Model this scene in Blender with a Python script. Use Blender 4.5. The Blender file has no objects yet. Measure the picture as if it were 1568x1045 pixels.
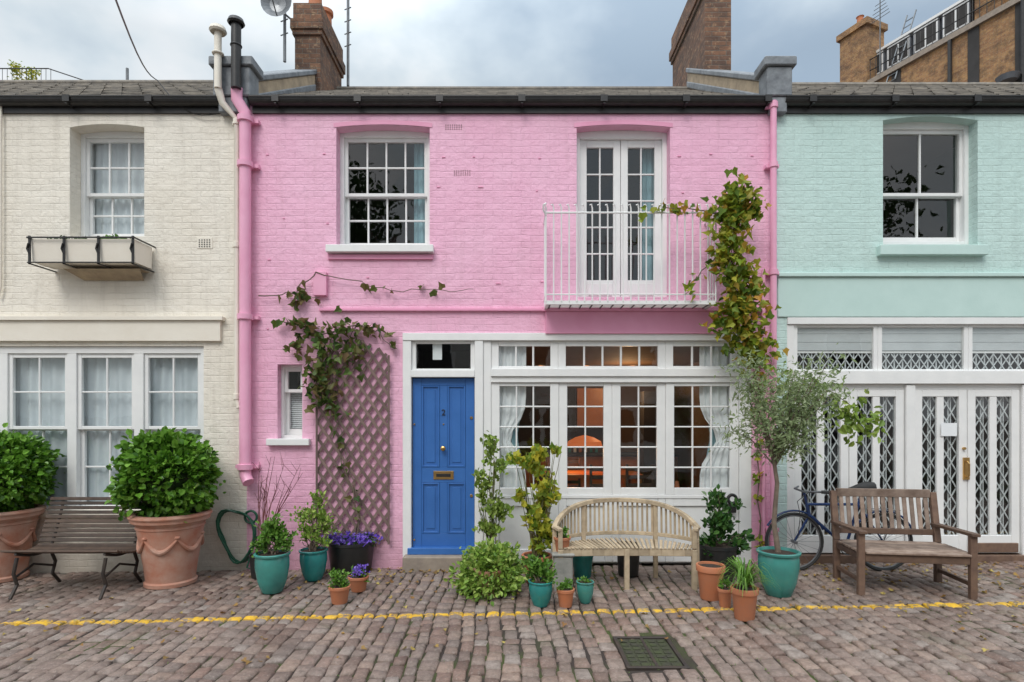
import bpy, math, random
import numpy as np
from mathutils import Vector, Matrix
random.seed(7); rng=np.random.default_rng(7)
D0=6.7; F=871.0; CH=1.754
def X(px): return (px-784)/130.0
def Z(py): return (868-py)/130.0
def W(px,py,Y):
    d=D0+Y
    return ((px-784)/F*d, Y, CH+(640-py)/F*d)
def gz(x): return 0.012*max(-12,min(12,x))
def G(px,py):
    x=0
    for _ in range(6):
        d=F*(CH-gz(x))/(py-640); x=(px-784)/F*d
    return x,d-D0,gz(x)
scene=bpy.context.scene
# ------------------------------------------------------------ materials
def nd(nt,t,**k):
    n=nt.nodes.new(t)
    for a,b in k.items(): setattr(n,a,b)
    return n
def newmat(name):
    m=bpy.data.materials.new(name); m.use_nodes=True
    nt=m.node_tree; b=nt.nodes['Principled BSDF']; return m,nt,b
def ramp(nt,fac,cols):
    r=nd(nt,'ShaderNodeValToRGB'); e=r.color_ramp.elements
    n=len(cols)
    while len(e)<n: e.new(0.5)
    for i,c in enumerate(cols):
        p=i/(n-1) if len(c)==3 else c[3]
        e[i].position=p; e[i].color=(c[0],c[1],c[2],1)
    nt.links.new(fac,r.inputs[0]); return r.outputs[0]
def noise(nt,vec,scale,detail=4,rough=.55):
    n=nd(nt,'ShaderNodeTexNoise'); n.inputs['Scale'].default_value=scale
    n.inputs['Detail'].default_value=detail; n.inputs['Roughness'].default_value=rough
    if vec is not None: nt.links.new(vec,n.inputs['Vector'])
    return n.outputs['Fac']
def mixc(nt,f,a,b,mode='MIX'):
    m=nd(nt,'ShaderNodeMix',data_type='RGBA',blend_type=mode)
    for s,v in ((m.inputs[0],f),(m.inputs[6],a),(m.inputs[7],b)):
        if isinstance(v,(int,float)): s.default_value=v
        elif isinstance(v,tuple): s.default_value=(v[0],v[1],v[2],1)
        else: nt.links.new(v,s)
    return m.outputs[2]
def math_(nt,op,a,b=0.0,c=None):
    m=nd(nt,'ShaderNodeMath',operation=op)
    for i,v in enumerate((a,b) if c is None else (a,b,c)):
        if isinstance(v,(int,float)): m.inputs[i].default_value=v
        else: nt.links.new(v,m.inputs[i])
    return m.outputs[0]
def mrange(nt,v,a,b,c=0.,d=1.):
    m=nd(nt,'ShaderNodeMapRange'); nt.links.new(v,m.inputs[0])
    for i,q in enumerate((a,b,c,d)): m.inputs[i+1].default_value=q
    return m.outputs[0]
def bump(nt,b,h,strength,dist):
    n=nd(nt,'ShaderNodeBump'); n.inputs['Strength'].default_value=strength; n.inputs['Distance'].default_value=dist
    nt.links.new(h,n.inputs['Height']); nt.links.new(n.outputs[0],b.inputs['Normal'])
def pmat(name,c1,c2,scale=6,rough=.6,bs=.3,bd=.004,bscale=60,metal=0,island=0.0,spec=.5):
    m,nt,b=newmat(name); tc=nd(nt,'ShaderNodeTexCoord').outputs['Object']
    f=mrange(nt,noise(nt,tc,scale,6,.6),.3,.7)
    col=mixc(nt,f,c1,c2)
    if island:
        g=nd(nt,'ShaderNodeNewGeometry').outputs['Random Per Island']
        v=mrange(nt,g,0,1,1-island,1+island)
        h=nd(nt,'ShaderNodeHueSaturation'); nt.links.new(col,h.inputs['Color']); nt.links.new(v,h.inputs['Value']); col=h.outputs[0]
    nt.links.new(col,b.inputs['Base Color']); b.inputs['Roughness'].default_value=rough; b.inputs['Metallic'].default_value=metal
    b.inputs['Specular IOR Level'].default_value=spec
    if bs: bump(nt,b,noise(nt,tc,bscale,4),bs,bd)
    return m
def brickvec(nt,dist=.02):
    tc=nd(nt,'ShaderNodeTexCoord').outputs['Object']
    s=nd(nt,'ShaderNodeSeparateXYZ'); nt.links.new(tc,s.inputs[0])
    xy=math_(nt,'ADD',s.outputs[0],s.outputs[1])
    n1=noise(nt,tc,4,3); z=math_(nt,'ADD',s.outputs[2],math_(nt,'MULTIPLY',math_(nt,'SUBTRACT',n1,.5),dist*2))
    n2=noise(nt,tc,9,2); xy=math_(nt,'ADD',xy,math_(nt,'MULTIPLY',math_(nt,'SUBTRACT',n2,.5),dist*1.6))
    c=nd(nt,'ShaderNodeCombineXYZ'); nt.links.new(xy,c.inputs[0]); nt.links.new(z,c.inputs[1])
    return tc,s,c.outputs[0]
def bricktex(nt,v,w=.222,h=.075,m=.008,c1=(1,1,1),c2=(1,1,1),mc=(0,0,0)):
    b=nd(nt,'ShaderNodeTexBrick'); nt.links.new(v,b.inputs['Vector'])
    b.inputs['Scale'].default_value=1; b.inputs['Brick Width'].default_value=w; b.inputs['Row Height'].default_value=h
    b.inputs['Mortar Size'].default_value=m; b.inputs['Mortar Smooth'].default_value=.8
    for k,c in (('Color1',c1),('Color2',c2),('Mortar',mc)): b.inputs[k].default_value=(*c,1)
    return b
def painted_brick(name,col,dark,grime=(.25,.2,.15),bs=.5):
    m,nt,b=newmat(name); tc,s,v=brickvec(nt)
    br=bricktex(nt,v,m=.007); big=noise(nt,tc,1.1,5,.6); fine=noise(nt,tc,28,5,.65)
    c=mixc(nt,mrange(nt,big,.35,.7),col,dark)
    br2=bricktex(nt,v,m=.006,c1=(.955,.955,.955),c2=(1.0,1.0,1.0),mc=(.94,.94,.94))
    c=mixc(nt,.8,c,br2.outputs['Color'],'MULTIPLY')
    ch=noise(nt,tc,9,6,.75); c=mixc(nt,mrange(nt,ch,.68,.75,0,.7),c,grime)
    mp=nd(nt,'ShaderNodeMapping'); mp.inputs['Scale'].default_value=(9,9,.7); nt.links.new(tc,mp.inputs[0])
    st=noise(nt,mp.outputs[0],1,5,.6)
    c=mixc(nt,mrange(nt,st,.52,.78,0,.28),c,grime)
    zz=math_(nt,'ADD',s.outputs[2],math_(nt,'MULTIPLY',ch,-.7))
    c=mixc(nt,mrange(nt,zz,.25,-.35,0,.6),c,grime)
    nt.links.new(c,b.inputs['Base Color']); b.inputs['Roughness'].default_value=.5; b.inputs['Specular IOR Level'].default_value=.35
    md=mrange(nt,noise(nt,tc,2.3,4,.6),.35,.68,-.1,-1.0)
    h=math_(nt,'ADD',math_(nt,'MULTIPLY',br.outputs['Fac'],md),math_(nt,'MULTIPLY',fine,1.1))
    h=math_(nt,'ADD',h,math_(nt,'MULTIPLY',noise(nt,tc,8,4),2.6))
    bump(nt,b,h,bs,.012)
    return m
def raw_brick(name,a,c,mort=(.2,.18,.15)):
    m,nt,b=newmat(name); tc,s,v=brickvec(nt,.004)
    br=bricktex(nt,v,c1=a,c2=c,mc=mort,m=.007)
    cc=mixc(nt,mrange(nt,noise(nt,tc,3,6,.7),.4,.68,0,.75),br.outputs['Color'],(.05,.035,.03))
    cc=mixc(nt,mrange(nt,noise(nt,v,12,3,.7),.55,.65,0,.5),cc,(.45,.30,.18))
    nt.links.new(cc,b.inputs['Base Color']); b.inputs['Roughness'].default_value=.9
    bump(nt,b,math_(nt,'SUBTRACT',noise(nt,tc,30),br.outputs['Fac']),.7,.01); return m
def leafmat(name,cols,rough=.45,trans=.25):
    m,nt,b=newmat(name)
    g=nd(nt,'ShaderNodeNewGeometry').outputs['Random Per Island']
    c=ramp(nt,g,cols); nt.links.new(c,b.inputs['Base Color']); b.inputs['Roughness'].default_value=rough
    b.inputs['Specular IOR Level'].default_value=.35
    t=nd(nt,'ShaderNodeBsdfTranslucent'); nt.links.new(c,t.inputs[0])
    mx=nd(nt,'ShaderNodeMixShader'); mx.inputs[0].default_value=trans
    nt.links.new(b.outputs[0],mx.inputs[1]); nt.links.new(t.outputs[0],mx.inputs[2])
    nt.links.new(mx.outputs[0],nt.nodes['Material Output'].inputs[0]); return m
def emis(name,c,s):
    m,nt,b=newmat(name); b.inputs['Emission Color'].default_value=(*c,1); b.inputs['Emission Strength'].default_value=s
    b.inputs['Base Color'].default_value=(*c,1); return m
def glassmat():
    m,nt,b=newmat('window_glass'); nt.nodes.remove(b)
    t=nd(nt,'ShaderNodeBsdfTransparent'); t.inputs[0].default_value=(.95,.97,.965,1)
    g=nd(nt,'ShaderNodeBsdfGlossy'); g.inputs['Roughness'].default_value=.01
    tc=nd(nt,'ShaderNodeTexCoord').outputs['Object']
    bp=nd(nt,'ShaderNodeBump'); bp.inputs['Strength'].default_value=.08; bp.inputs['Distance'].default_value=.02
    nt.links.new(noise(nt,tc,3,2),bp.inputs['Height']); nt.links.new(bp.outputs[0],g.inputs['Normal'])
    lw=nd(nt,'ShaderNodeLayerWeight'); lw.inputs[0].default_value=.5
    f=math_(nt,'MULTIPLY_ADD',math_(nt,'POWER',lw.outputs['Facing'],4.0),.88,.10)
    x=nd(nt,'ShaderNodeMixShader'); nt.links.new(f,x.inputs[0]); nt.links.new(t.outputs[0],x.inputs[1]); nt.links.new(g.outputs[0],x.inputs[2])
    nt.links.new(x.outputs[0],nt.nodes['Material Output'].inputs[0]); return m
M={}
M['cream']=painted_brick('cream_painted_brick',(.85,.80,.71),(.79,.73,.63),(.36,.31,.25))
M['pink']=painted_brick('pink_painted_brick',(.88,.51,.67),(.85,.44,.61),(.52,.28,.34))
M['mint']=painted_brick('mint_painted_brick',(.57,.74,.70),(.52,.69,.65),(.30,.38,.36))
M['creamtrim']=pmat('cream_render',(.83,.78,.69),(.77,.71,.61),3,.6,.3)
M['pinktrim']=pmat('pink_render',(.84,.38,.56),(.78,.32,.49),3,.5,.3)
M['pinkpipe']=pmat('pink_pipe_paint',(.84,.42,.58),(.78,.35,.51),4,.35,.1)
M['minttrim']=pmat('mint_render',(.56,.73,.69),(.50,.67,.63),3,.5,.3)
M['white']=pmat('white_gloss_paint',(.84,.84,.83),(.77,.775,.77),5,.35,.12,.002)
M['blue']=pmat('blue_door_paint',(.045,.16,.46),(.035,.135,.40),4,.35,.1,.002)
M['black']=pmat('black_iron_paint',(.012,.012,.013),(.028,.026,.025),12,.4,.2)
M['lead']=pmat('lead_flashing',(.25,.27,.29),(.11,.12,.135),7,.55,.8,.014,9)
M['render']=pmat('old_cement_render',(.52,.41,.28),(.28,.22,.16),5,.9,.6,.01,20)
M['slate']=pmat('roof_slate',(.13,.12,.11),(.26,.23,.19),9,.8,.6,.01,14,island=.3)
M['slatefar']=pmat('mansard_slate',(.10,.11,.13),(.17,.18,.20),2,.7,.3)
M['brickc']=raw_brick('chimney_brick',(.26,.13,.075),(.13,.075,.055))
M['brickb']=raw_brick('london_stock_brick',(.46,.26,.11),(.32,.16,.075),(.34,.28,.2))
M['terra']=pmat('terracotta',(.52,.18,.08),(.43,.18,.10),7,.8,.3,.004,40)
M['terraold']=pmat('weathered_terracotta',(.42,.155,.09),(.50,.33,.26),5,.9,.5,.006,30)
M['teal']=pmat('teal_glaze',(.02,.17,.17),(.035,.26,.24),6,.18,.1,.003,20)
M['tealL']=pmat('celadon_glaze',(.06,.29,.25),(.05,.20,.18),6,.2,.1,.003,20)
M['plast']=pmat('black_plastic',(.015,.017,.018),(.03,.03,.03),8,.4,.1)
M['stone']=pmat('step_stone',(.36,.30,.24),(.24,.2,.17),8,.85,.6,.008,25)
M['grey']=pmat('concrete_block',(.34,.33,.30),(.22,.22,.2),8,.9,.6,.008,30)
M['soil']=pmat('soil',(.03,.02,.014),(.06,.04,.03),30,.95,1,.02,60)
M['brass']=pmat('brass',(.65,.42,.16),(.5,.3,.12),10,.3,.1,metal=1)
M['steel']=pmat('galvanised_steel',(.22,.23,.24),(.13,.14,.15),10,.4,.1,metal=.6)
M['rubber']=pmat('tyre_rubber',(.02,.02,.02),(.035,.035,.035),10,.7,.2)
M['bikeblue']=pmat('bicycle_paint',(.02,.05,.16),(.015,.035,.11),5,.25,0)
M['teak']=pmat('weathered_teak',(.52,.42,.29),(.36,.28,.19),14,.75,.5,.004,60,island=.2)
M['dwood']=pmat('dark_oiled_wood',(.040,.024,.016),(.085,.052,.035),12,.55,.5,.004,60,island=.35)
M['mwood']=pmat('aged_hardwood',(.17,.105,.07),(.10,.06,.045),12,.6,.5,.004,60,island=.3)
M['mwoodp']=pmat('sun_bleached_hardwood',(.33,.25,.20),(.15,.10,.075),9,.7,.5,.004,60,island=.35)
M['iron']=pmat('rusty_iron',(.05,.035,.025),(.025,.02,.02),12,.6,.4)
M['trel']=pmat('trellis_wood',(.14,.095,.085),(.22,.15,.135),12,.8,.4,.004,60,island=.25)
M['bark']=pmat('bark',(.22,.17,.13),(.12,.09,.07),14,.9,.8,.01,30)
M['redtwig']=pmat('red_twig',(.20,.06,.06),(.13,.05,.05),14,.7,.2)
M['greenstem']=pmat('green_stem',(.10,.13,.04),(.14,.10,.05),10,.7,.2)
M['hose']=pmat('green_hose',(.01,.10,.055),(.015,.07,.04),8,.35,0)
M['cloth']=pmat('white_curtain',(.85,.87,.88),(.78,.81,.83),3,.9,.2,.005,10)
M['net']=pmat('net_curtain',(.66,.71,.74),(.56,.62,.66),3,.9,.2,.005,10)
M['clothb']=pmat('blue_grey_curtain',(.30,.48,.53),(.24,.40,.45),3,.9,.2,.005,10)
M['blind']=pmat('grey_blind',(.62,.65,.66),(.54,.57,.58),3,.9,.1)
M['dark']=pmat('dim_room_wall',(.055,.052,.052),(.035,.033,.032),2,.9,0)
M['pale']=pmat('pale_room_wall',(.5,.52,.54),(.4,.42,.44),2,.9,0)
M['room']=pmat('kitchen_wall',(.13,.08,.05),(.09,.055,.035),1,.8,0)
M['orange']=pmat('orange_wood',(.50,.20,.06),(.38,.13,.035),3,.4,0)
M['shade']=emis('lamp_shade',(.9,.20,.04),.45)
M['bulb']=emis('warm_bulb',(1,.62,.3),5)
M['glass']=glassmat()
M['mosscover']=pmat('mossy_iron',(.035,.03,.025),(.05,.065,.02),14,.8,.8,.01,40)
M['gd']=pmat('far_ground',(.15,.115,.095),(.09,.08,.065),3,.9,.5)
M['opp']=pmat('opposite_painted_wall',(.62,.62,.60),(.54,.53,.50),1,.8,.1)
M['Llaurel']=leafmat('laurel_leaves',[(.03,.10,.012),(.09,.22,.02),(.14,.31,.035),(.21,.40,.06)],.3)
M['Lgreen']=leafmat('green_leaves',[(.05,.13,.018),(.11,.25,.03),(.19,.35,.06)])
M['Llight']=leafmat('light_green_leaves',[(.12,.20,.03),(.24,.36,.06),(.34,.43,.10)])
M['Lvar']=leafmat('variegated_leaves',[(.10,.20,.03),(.22,.36,.05),(.42,.52,.14)])
M['Lvine']=leafmat('vine_leaves',[(.07,.14,.018),(.20,.29,.035),(.44,.42,.05),(.22,.32,.03),(.50,.26,.04)],.45,.35)
M['Lclimb']=leafmat('climber_leaves',[(.05,.10,.03),(.12,.20,.04),(.20,.13,.06),(.14,.23,.05)],.45,.35)
M['Lolive']=leafmat('olive_leaves',[(.17,.23,.10),(.28,.36,.17),(.40,.46,.29)],.6,.35)
M['Lyel']=leafmat('yellowing_leaves',[(.14,.26,.03),(.34,.40,.05),(.60,.52,.05),(.18,.30,.04)],.45,.35)
M['Ldark']=leafmat('dark_green_leaves',[(.02,.065,.015),(.04,.12,.025),(.09,.19,.04)],.3)
M['Lpurple']=leafmat('purple_petals',[(.12,.06,.48),(.24,.13,.62),(.34,.24,.7)],.6)
M['Llitter']=leafmat('litter_leaves',[(.35,.22,.06),(.22,.11,.04),(.45,.36,.10),(.14,.07,.03)],.7,.05)
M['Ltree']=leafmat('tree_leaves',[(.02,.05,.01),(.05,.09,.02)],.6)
# ------------------------------------------------------------ builder
class MB:
    def __init__(s): s.v=[];s.f=[];s.m=[];s.mats=[]
    def mi(s,mat):
        mat=M[mat] if isinstance(mat,str) else mat
        if mat not in s.mats: s.mats.append(mat)
        return s.mats.index(mat)
    def add(s,vs,fs,mat):
        o=len(s.v); k=s.mi(mat); s.v+=[tuple(p) for p in vs]
        for f in fs: s.f.append([i+o for i in f]); s.m.append(k)
    def quad(s,a,b,c,d,mat): s.add([a,b,c,d],[[0,1,2,3]],mat)
    def box(s,x0,x1,y0,y1,z0,z1,mat):
        if x0>x1:x0,x1=x1,x0
        if y0>y1:y0,y1=y1,y0
        if z0>z1:z0,z1=z1,z0
        s.add([(x0,y0,z0),(x1,y0,z0),(x1,y1,z0),(x0,y1,z0),(x0,y0,z1),(x1,y0,z1),(x1,y1,z1),(x0,y1,z1)],
         [[0,3,2,1],[4,5,6,7],[0,1,5,4],[1,2,6,5],[2,3,7,6],[3,0,4,7]],mat)
    def beam(s,p,q,w,h,mat,up=(0,0,1)):
        p=Vector(p);q=Vector(q);d=(q-p).normalized();u=Vector(up)
        if abs(d.dot(u))>.98:u=Vector((0,1,0))
        r=d.cross(u).normalized();u=r.cross(d).normalized();r*=w/2;u*=h/2
        s.add([p-r-u,p+r-u,p+r+u,p-r+u,q-r-u,q+r-u,q+r+u,q-r+u],[[0,1,2,3],[7,6,5,4],[4,5,1,0],[5,6,2,1],[6,7,3,2],[7,4,0,3]],mat)
    def tube(s,pts,r,mat,n=8,caps=True):
        pts=[Vector(p) for p in pts]; m=len(pts)
        rs=r if isinstance(r,(list,tuple)) else [r]*m
        vs=[];fs=[];prev=None
        for i,p in enumerate(pts):
            t=(pts[min(i+1,m-1)]-pts[max(i-1,0)]).normalized()
            if prev is None:
                a=Vector((0,0,1)) if abs(t.z)<.9 else Vector((1,0,0)); u=t.cross(a).normalized()
            else: u=(prev-t*prev.dot(t)).normalized()
            prev=u; w=t.cross(u)
            for k in range(n):
                an=2*math.pi*k/n; vs.append(p+(u*math.cos(an)+w*math.sin(an))*rs[i])
        for i in range(m-1):
            for k in range(n):
                a=i*n+k;b=i*n+(k+1)%n; fs.append([a,b,b+n,a+n])
        if caps: fs.append(list(range(n))[::-1]); fs.append([(m-1)*n+k for k in range(n)])
        s.add(vs,fs,mat)
    def lathe(s,c,prof,mat,n=28):
        vs=[];fs=[]
        for r,z in prof:
            for k in range(n):
                a=2*math.pi*k/n; vs.append((c[0]+r*math.cos(a),c[1]+r*math.sin(a),c[2]+z))
        for i in range(len(prof)-1):
            for k in range(n):
                a=i*n+k;b=i*n+(k+1)%n; fs.append([a,b,b+n,a+n])
        s.add(vs,fs,mat)
    def ring(s,c,R,r,mat,axis='y',n=36,m=8):
        vs=[];fs=[]
        for i in range(n):
            a=2*math.pi*i/n
            for j in range(m):
                b=2*math.pi*j/m; q=R+r*math.cos(b); h=r*math.sin(b)
                if axis=='y': vs.append((c[0]+q*math.cos(a),c[1]+h,c[2]+q*math.sin(a)))
                else: vs.append((c[0]+q*math.cos(a),c[1]+q*math.sin(a),c[2]+h))
        for i in range(n):
            for j in range(m):
                fs.append([i*m+j,((i+1)%n)*m+j,((i+1)%n)*m+(j+1)%m,i*m+(j+1)%m])
        s.add(vs,fs,mat)
    def done(s,name,parent=None,bevel=0,smooth=False,xf=None):
        me=bpy.data.meshes.new(name); me.from_pydata(s.v,[],s.f)
        for m in s.mats: me.materials.append(m)
        me.polygons.foreach_set('material_index',s.m)
        if smooth:
            me.polygons.foreach_set('use_smooth',[True]*len(s.f)); me.update(); me.set_sharp_from_angle(angle=math.radians(38))
        me.update(); o=bpy.data.objects.new(name,me); scene.collection.objects.link(o)
        if parent: o.parent=parent
        if xf is not None: o.matrix_local=xf
        if bevel:
            b=o.modifiers.new('b','BEVEL'); b.width=bevel; b.segments=1; b.limit_method='ANGLE'; b.angle_limit=math.radians(50)
        return o
def empty(name):
    o=bpy.data.objects.new(name,None); scene.collection.objects.link(o); o.empty_display_size=.2; return o
# ------------------------------------------------------------ leaves
OUT={'oval':([(0,0),(.27,.3),(.27,.65),(0,1),(-.27,.65),(-.27,.3)],[[0,1,2,3],[0,3,4,5]]),
 'round':([(0,0),(.38,.3),(.36,.7),(0,1),(-.36,.7),(-.38,.3)],[[0,1,2,3],[0,3,4,5]]),
 'slim':([(0,0),(.11,.45),(0,1),(-.11,.45)],[[0,1,2],[0,2,3]]),
 'vine':([(0,0),(.34,-.08),(.52,.34),(.27,.5),(0,1),(-.27,.5),(-.52,.34),(-.34,-.08)],[[0,1,2,3,4],[0,4,5,6,7]])}
def leaves(name,pts,size,shape,mat,parent,center=None,out=.6,up=.5,flat=False,droop=0.):
    pts=np.asarray(pts); n=len(pts); ol,fc=OUT[shape]; ol=np.array(ol); k=len(ol)
    d=rng.normal(size=(n,3))
    if center is not None:
        o=pts-np.asarray(center); o/=np.linalg.norm(o,axis=1,keepdims=True)+1e-6; d=d*.6+o*out*1.5
    d[:,2]-=droop
    if flat: d[:,2]*=.15
    d/=np.linalg.norm(d,axis=1,keepdims=True)
    nn=rng.normal(size=(n,3))*.7; nn[:,2]+=up*(4 if flat else 1.2); nn[:,1]-=.5*(not flat)
    nn-=d*np.sum(nn*d,axis=1,keepdims=True); nn/=np.linalg.norm(nn,axis=1,keepdims=True)
    r=np.cross(d,nn); sz=size*rng.uniform(.6,1.25,n)
    V=pts[:,None,:]+sz[:,None,None]*(ol[None,:,0,None]*r[:,None,:]+ol[None,:,1,None]*d[:,None,:]+(np.abs(ol[None,:,0,None])*.5-ol[None,:,1,None]**2*.15)*nn[:,None,:])
    V=V.reshape(-1,3); base=np.arange(n)*k
    fs=[]
    for f in fc: fs+=(base[:,None]+np.array(f)[None,:]).tolist()
    me=bpy.data.meshes.new(name); me.from_pydata(V.tolist(),[],fs); me.materials.append(M[mat]); me.update()
    o=bpy.data.objects.new(name,me); scene.collection.objects.link(o); o.parent=parent; return o
def blob(c,r,n,clump=22,sig=.16,lo=.5):
    c=np.array(c);r=np.array(r if hasattr(r,'__len__') else (r,r,r))
    K=max(3,n//clump); d=rng.normal(size=(K,3)); d/=np.linalg.norm(d,axis=1,keepdims=True)
    q=d*rng.uniform(lo,1,(K,1)); i=rng.integers(0,K,n)
    return c+(q[i]+rng.normal(size=(n,3))*sig)*r
# ------------------------------------------------------------ walls etc
def arcpts(x0,x1,zt,rise,n=10):
    return [(x0+(x1-x0)*i/n, zt-rise*(2*i/n-1)**2) for i in range(n+1)]
def wall(mb,x0,x1,z0,z1,holes,mat,y=0,reveal=.2,rmat=None):
    rmat=rmat or mat
    xs=sorted({x0,x1}|{h[0] for h in holes}|{h[1] for h in holes}); zs=sorted({z0,z1}|{h[2] for h in holes}|{h[3] for h in holes})
    for a,b in zip(xs,xs[1:]):
        for c,d in zip(zs,zs[1:]):
            cx,cz=(a+b)/2,(c+d)/2
            if any(h[0]<cx<h[1] and h[2]<cz<h[3] for h in holes): continue
            mb.quad((a,y,c),(b,y,c),(b,y,d),(a,y,d),mat)
    for h in holes:
        a,b,c,d=h[:4]; rise=h[4] if len(h)>4 else 0; Y=y+(h[5] if len(h)>5 else reveal)
        mb.quad((a,y,c),(a,Y,c),(a,Y,d-rise),(a,y,d-rise),rmat); mb.quad((b,y,c),(b,y,d-rise),(b,Y,d-rise),(b,Y,c),rmat)
        mb.quad((a,y,c),(b,y,c),(b,Y,c),(a,Y,c),rmat)
        if rise:
            ap=arcpts(a,b,d,rise)
            for p,q in zip(ap,ap[1:]):
                mb.quad((p[0],y,p[1]),(q[0],y,q[1]),(q[0],Y,q[1]),(p[0],Y,p[1]),rmat)
                mb.quad((p[0],y,p[1]),(q[0],y,q[1]),(q[0],y,d),(p[0],y,d),mat)
        else: mb.quad((a,y,d),(b,y,d),(b,Y,d),(a,Y,d),rmat)
def panel(mb,gl,x0,x1,z0,z1,y,st,rt,rb,cols,rows,bar=.02,dep=.045,mat='white'):
    mb.box(x0,x0+st,y,y+dep,z0,z1,mat); mb.box(x1-st,x1,y,y+dep,z0,z1,mat)
    mb.box(x0+st,x1-st,y+.002,y+dep,z1-rt,z1,mat); mb.box(x0+st,x1-st,y+.002,y+dep,z0,z0+rb,mat)
    a,b,c,d=x0+st,x1-st,z0+rb,z1-rt
    for i in range(1,cols):
        u=a+(b-a)*i/cols; mb.box(u-bar/2,u+bar/2,y+.006,y+dep-.006,c,d,mat)
    for i in range(1,rows):
        u=c+(d-c)*i/rows; mb.box(a,b,y+.009,y+dep-.009,u-bar/2,u+bar/2,mat)
    # each pane of old glass sits at a very slightly different angle
    for i in range(cols):
        for j in range(rows):
            u0,u1=a+(b-a)*i/cols,a+(b-a)*(i+1)/cols; v0,v1=c+(d-c)*j/rows,c+(d-c)*(j+1)/rows
            t=lambda:random.uniform(-.0012,.0012); yy=y+dep*.6
            gl.quad((u0,yy+t(),v0),(u1,yy+t(),v0),(u1,yy+t(),v1),(u0,yy+t(),v1),'glass')
def sash(parent,x0,x1,z0,z1,y,cols,rt,rb,zm,fr=.05,name='sash_window',rise=0):
    mb=MB();gl=MB()
    mb.box(x0,x0+fr,y-.03,y+.12,z0,z1,'white');mb.box(x1-fr,x1,y-.03,y+.12,z0,z1,'white')
    mb.box(x0+fr,x1-fr,y-.028,y+.12,z1-fr-rise,z1,'white');mb.box(x0+fr,x1-fr,y-.028,y+.12,z0,z0+.04,'white')
    a,b,c,d=x0+fr,x1-fr,z0+.04,z1-fr-rise
    panel(mb,gl,a,b,zm-.02,d,y,.04,.045,.04,cols,rt); panel(mb,gl,a,b,c,zm+.018,y+.048,.04,.038,.07,cols,rb)
    mb.done(name,parent,bevel=.003); gl.done(name+'_glass',parent)
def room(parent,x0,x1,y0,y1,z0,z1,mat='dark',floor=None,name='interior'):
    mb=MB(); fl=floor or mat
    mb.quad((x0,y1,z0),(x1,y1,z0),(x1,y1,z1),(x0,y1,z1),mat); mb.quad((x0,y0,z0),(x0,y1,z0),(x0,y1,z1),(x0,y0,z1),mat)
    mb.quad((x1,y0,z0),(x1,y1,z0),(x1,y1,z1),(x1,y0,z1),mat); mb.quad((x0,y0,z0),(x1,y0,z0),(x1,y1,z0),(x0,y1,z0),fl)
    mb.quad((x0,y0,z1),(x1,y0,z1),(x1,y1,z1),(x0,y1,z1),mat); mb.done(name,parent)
def curtain(parent,x0,x1,z0,z1,y,mat='cloth',folds=9,tie=None,side=0,name='curtain',amp=.014):
    mb=MB(); nx=folds*8; nz=14; vs=[];fs=[]
    for j in range(nz+1):
        t=j/nz; z=z0+(z1-z0)*t; w=1.0
        if tie: w=1-(1-tie[1])*math.exp(-((z-tie[0])/.22)**2)
        for i in range(nx+1):
            u=i/nx
            xx=x0+(x1-x0)*(u*w if side==0 else 1-(1-u)*w)
            vs.append((xx,y+amp*math.sin(u*folds*2*math.pi+.6*math.sin(3*t)+1.3*math.sin(u*5)),z))
    for j in range(nz):
        for i in range(nx): a=j*(nx+1)+i; fs.append([a,a+1,a+nx+2,a+nx+1])
    mb.add(vs,fs,mat); mb.done(name,parent,smooth=True)
def lattice(mb,x0,x1,z0,z1,y,w,h,th,wd_,mat,top=None):
    sl=h/w; sx=1 
    for sgn,yy in ((1,y),(-1,y-th*1.15)):
        c=-(x1-x0)*sl-h
        while c<(z1-z0)+(x1-x0)*sl+h:
            P=[];N=100
            for i in range(N+1):
                u=(x1-x0)*i/N; z=z0+(c+u*sl if sgn>0 else c-u*sl)
                zt=z1 if top is None else top(x0+u)
                if z0<=z<=zt: P.append((x0+u,yy,z))
            if len(P)>2: mb.beam(P[0],P[-1],th,wd_,mat,up=(0,0,1))
            c+=h
def gutter(parent,x0,x1,z,name='gutter'):
    mb=MB(); n=10
    prof=[(-.06-.065*math.cos(math.pi*i/n),-.075*math.sin(math.pi*i/n)) for i in range(n+1)]
    vs=[(x,y,z+q) for x in(x0,x1) for y,q in prof]; m=n+1
    mb.add(vs,[[i,i+1,i+1+m,i+m] for i in range(n)],'black')
    mb.box(x0,x1,-.135,-.122,z-.004,z+.012,'black'); mb.box(x0,x1,-.03,-.003,z-.14,z+.03,'black')
    x=x0+.3
    while x<x1: mb.box(x,x+.025,-.14,-.035,z-.085,z-.078,'black'); mb.box(x-.03,x+.05,-.139,-.13,z-.06,z+.016,'black'); x+=.95
    mb.done(name,parent,smooth=False)
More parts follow.
